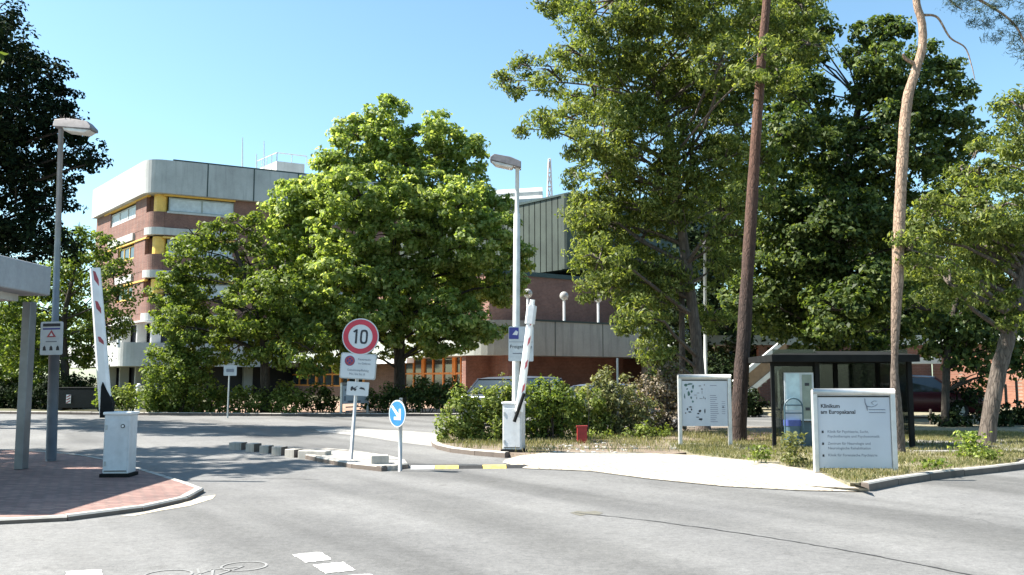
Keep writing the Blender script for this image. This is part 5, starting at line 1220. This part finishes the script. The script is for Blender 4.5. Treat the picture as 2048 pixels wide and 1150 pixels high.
# ---------------------------------------------------------------- shrubs and hedges
SB = dict(leaf=0.085, wr=0.6, rc=0.15, dens=0.36, per=34, droop=0.2, flat_=0.9)
shrub('garden_shrub', 'leafy green shrub filling the bed left of the right barrier cabinet', 20.6, 960, [(905, 850, 30), (930, 830, 36), (960, 810, 36), (990, 800, 30), (945, 870, 34), (985, 860, 40), (1015, 850, 36), (1010, 800, 26), (900, 880, 20), (960, 885, 26), (1000, 885, 26), (1030, 790, 24), (925, 800, 20)], 'leafhedge', z0=.1, stems=14, **SB)
shrub('garden_shrub', 'dark leaved shrub with reddish tips right of the right barrier cabinet', 20.9, 1095, [(1060, 830, 30), (1080, 800, 30), (1110, 800, 32), (1060, 870, 28), (1095, 850, 36), (1130, 830, 26), (1100, 880, 28), (1130, 875, 22), (1140, 800, 20), (1085, 775, 18), (1120, 780, 20)], 'leafmid', z0=.1, stems=14, **SB)
for k, (px, top) in enumerate(((1005, 745), (1030, 752), (1100, 750), (1128, 762), (948, 772), (1175, 765))):
    q = XY(px, 20.9, .1); z1 = P(px, top, 20.9).z; m = MB(); m.tube([(q.x, q.y, .1), (q.x+.03, q.y, z1*.6), (q.x-.02, q.y, z1)], [.012, .008, .004], 5)
    t = thing('tall_weed', q, ['leafy shoot standing above the shrub just left of the lamp pole', 'leafy shoot rising between lamp pole and barrier arm', 'tall leafy shoot just right of the barrier arm', 'second tall shoot right of the barrier arm with brownish tip', 'leafy shoot at the left shoulder of the green shrub', 'leafy shoot above the gap with the red box'][k], 'plant', 'tall shoots above the bushes'); wpart('stem', m, M['barkgrey'], t)
    n_ = 46; cz = rng.uniform(z1*.55, z1, n_); c = np.stack([q.x+rng.normal(0, .05, n_), q.y+rng.normal(0, .05, n_), cz], 1); leafmesh('leaves', c, rng.normal(size=(n_, 3))+np.array([0, 0, .8]), .09, .055, M['leafwild'], t, tuple(q), .2)
shrub('wild_shrub', 'tall greyish wild shrub left of the map board', 23.0, 1240, [(1190, 800, 36), (1230, 780, 36), (1215, 840, 40), (1270, 830, 44), (1180, 850, 30), (1250, 870, 30), (1210, 760, 22)], 'leafwild', z0=.1, stems=24, **dict(SB, per=26))
shrub('wild_shrub', 'dry brownish shrub touching the post of the map board', 23.6, 1320, [(1290, 790, 40), (1330, 770, 36), (1350, 800, 30), (1310, 840, 40), (1345, 840, 30), (1330, 870, 24), (1300, 880, 20), (1350, 870, 20), (1340, 740, 22)], 'leafdry', z0=.1, stems=26, **dict(SB, per=20))
shrub('wild_shrub', 'yellowish loose shrub filling the gap behind the red box', 22.4, 1165, [(1150, 830, 30), (1175, 800, 28), (1160, 860, 26), (1195, 850, 26), (1180, 880, 16)], 'leafhedge', z0=.1, stems=12, **SB)
shrub('low_plant', 'bright green low plants at the foot of the wild shrubs', 21.5, 1300, [(1290, 872, 20), (1320, 868, 18), (1260, 880, 16), (1200, 878, 18), (1180, 880, 14), (1230, 884, 12)], 'leafhedge', z0=.1, stems=8, **dict(SB, leaf=.08))
HB = dict(leaf=0.15, wr=0.6, rc=0.3, dens=0.42, per=36, droop=0.2, flat_=0.9)
shrub('hedge_shrub', 'drooping green shrub at the corner of the hedge below the left maple', 38, 355, [(340, 710, 34), (375, 700, 36), (330, 745, 34), (370, 745, 40), (405, 730, 30), (320, 780, 30), (360, 785, 34), (400, 775, 30), (300, 800, 20)], 'leafmid', **HB)
hs = [(255, 795, 22, 'small yellowish shrub at the left end of the far hedge'), (330, 808, 26, 'rounded light green shrub at the foot of the drooping one'), (385, 810, 24, 'low green shrub left of the small white plate'), (430, 806, 28, 'green shrub just left of the thin pole of the small plate'), (490, 806, 28, 'green shrub just right of the thin pole of the small plate'), (570, 800, 34, 'bright shrub in the sun between the left maple and the notice board'), (215, 800, 22, 'shrub in shade behind the left barrier arm')]
for i, (px, py, r, lab) in enumerate(hs):
    shrub('hedge_shrub', lab, 38.6, px, [(px-r*.5, py, r*.8), (px+r*.5, py+2, r*.8), (px, py-r*.4, r*.75)], 'leafhedge' if i != 6 else 'leafmid', group='shrubs along the far kerb', **HB)
for i, (px, py, r, lab) in enumerate(((765, 800, 28, 'dark hedge shrub just left of the tallest maple trunk'), (850, 795, 34, 'dark hedge shrub between the big maple trunk and the sunny bed'), (900, 790, 28, 'dark hedge shrub behind the left edge of the planting bed'), (640, 800, 26, 'dark shrub in deep shade left of the notice board'))):
    shrub('hedge_shrub', lab, 40, px, [(px-r*.6, py, r*.8), (px+r*.6, py, r*.8), (px, py-r*.4, r*.8)], 'leafdark', group='dark shrubs before the wing', **HB)
for i, (px, py, r, Y, lab) in enumerate(((1345, 770, 40, 38, 'dark shrub mass behind the dry shrub'), (1430, 770, 44, 38, 'dark shrub mass behind the map board'), (1500, 810, 24, 36, 'low shrub under the outside stair'), (1935, 800, 34, 32, 'rounded shrub before the sunlit annex wall'), (1700, 760, 40, 40, 'dark shrub seen through the shelter glass'), (1770, 770, 36, 40, 'dark shrub behind the pale pine trunk'), (1990, 835, 26, 27, 'low shrub behind the leaning trunk'), (1900, 842, 22, 27, 'low ground shrub left of the leaning trunk'), (20, 790, 30, 47, 'dark shrub at the left edge before the red car'), (160, 785, 30, 46, 'dark shrub behind the black waste container'), (-30, 780, 36, 48, 'dark shrub at the far left edge'), (110, 790, 30, 45, 'dark shrub behind the foot of the left lamp'), (60, 790, 30, 46, 'dark shrub left of the foot of the left lamp'), (2050, 840, 24, 28, 'low shrub at the right edge below the brick wall'))):
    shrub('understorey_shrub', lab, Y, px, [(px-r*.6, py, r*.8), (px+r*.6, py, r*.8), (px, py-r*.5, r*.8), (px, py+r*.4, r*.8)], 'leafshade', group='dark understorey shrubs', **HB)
# weeds and sapling on the verge
def weed(px, py, hpx, lab, mat, n_=160, w_=.25):
    q = G(px, py, .11); h = hpx*q.y/FPX; t = thing('weed', q, lab, 'plant', 'weeds on the dry verge'); m = MB()
    for k in range(5):
        a = Vector((q.x+random.uniform(-w_, w_)*.4, q.y+random.uniform(-.1, .1), .11)); m.tube([a, a+Vector((random.uniform(-.08, .08), 0, h*random.uniform(.7, 1)))], [.008, .004], 4)
    wpart('stem', m, M['leafhedge'], t)
    c = np.stack([q.x+rng.normal(0, w_*.42, n_), q.y+rng.normal(0, w_*.4, n_), .11+rng.uniform(.05, h, n_)], 1); leafmesh('leaves', c, rng.normal(size=(n_, 3))*.7+np.array([0, 0, 1]), .085, .05, M[mat], t, tuple(q), .2)
weed(1585, 932, 66, 'pale green weed growing in front of the hooped bin', 'leafwild', 260)
weed(1520, 925, 34, 'small yellowish weed on the verge left of the clinic board', 'leafhedge', 110)
weed(1940, 918, 54, 'bright green sapling beside the leaning trunk', 'leafbright', 340, .32)
weed(1975, 925, 26, 'low green tuft right of the bright sapling', 'leafhedge', 120)
weed(1865, 940, 20, 'small dark weed on the verge near the kerb', 'leafmid', 80)

# grass blades on the verge
def inpoly(x, y, poly):
    c = np.zeros(len(x), bool); n = len(poly); j = n-1
    for i in range(n):
        xi, yi = poly[i]; xj, yj = poly[j]
        c ^= ((yi > y) != (yj > y)) & (x < (xj-xi)*(y-yi)/(yj-yi+1e-12)+xi); j = i
    return c
def grass(name, label, poly, n, h, mat, ymax=24, z=.105, clump=True):
    xs = [p[0] for p in poly]; ys = [p[1] for p in poly]
    x = rng.uniform(min(xs), min(max(xs), 16), n); y = rng.uniform(min(ys), min(max(ys), ymax), n)
    k = inpoly(x, y, [tuple(p) for p in poly]); x, y = x[k], y[k]
    d = np.sin(x*2.3+np.sin(y*1.9)*2)*np.cos(y*3.1+np.sin(x*1.3)*1.5); kk = rng.random(len(x)) < (.35+.5*d); x, y = x[kk], y[kk]
    hh = h*rng.uniform(.4, 1.5, len(x)); c = np.stack([x, y, z+hh*.45], 1)
    al = np.stack([rng.normal(0, .4, len(x)), rng.normal(0, .4, len(x)), np.ones(len(x))], 1); nn = rng.normal(size=(len(x), 3)); nn[:, 2] *= .2
    o = leafmesh(name, c, nn, h*1.2, .012, M[mat], along=al*3); return tag(o, label, 'grass', kind='stuff')
grass('grass', 'dry yellow green grass on the verge around the boards', vg, 330000, .075, 'grassblade')
grass('grass', 'sparse weeds and dry grass in the planting bed', bed, 60000, .12, 'grassblade', ymax=24, z=.10)
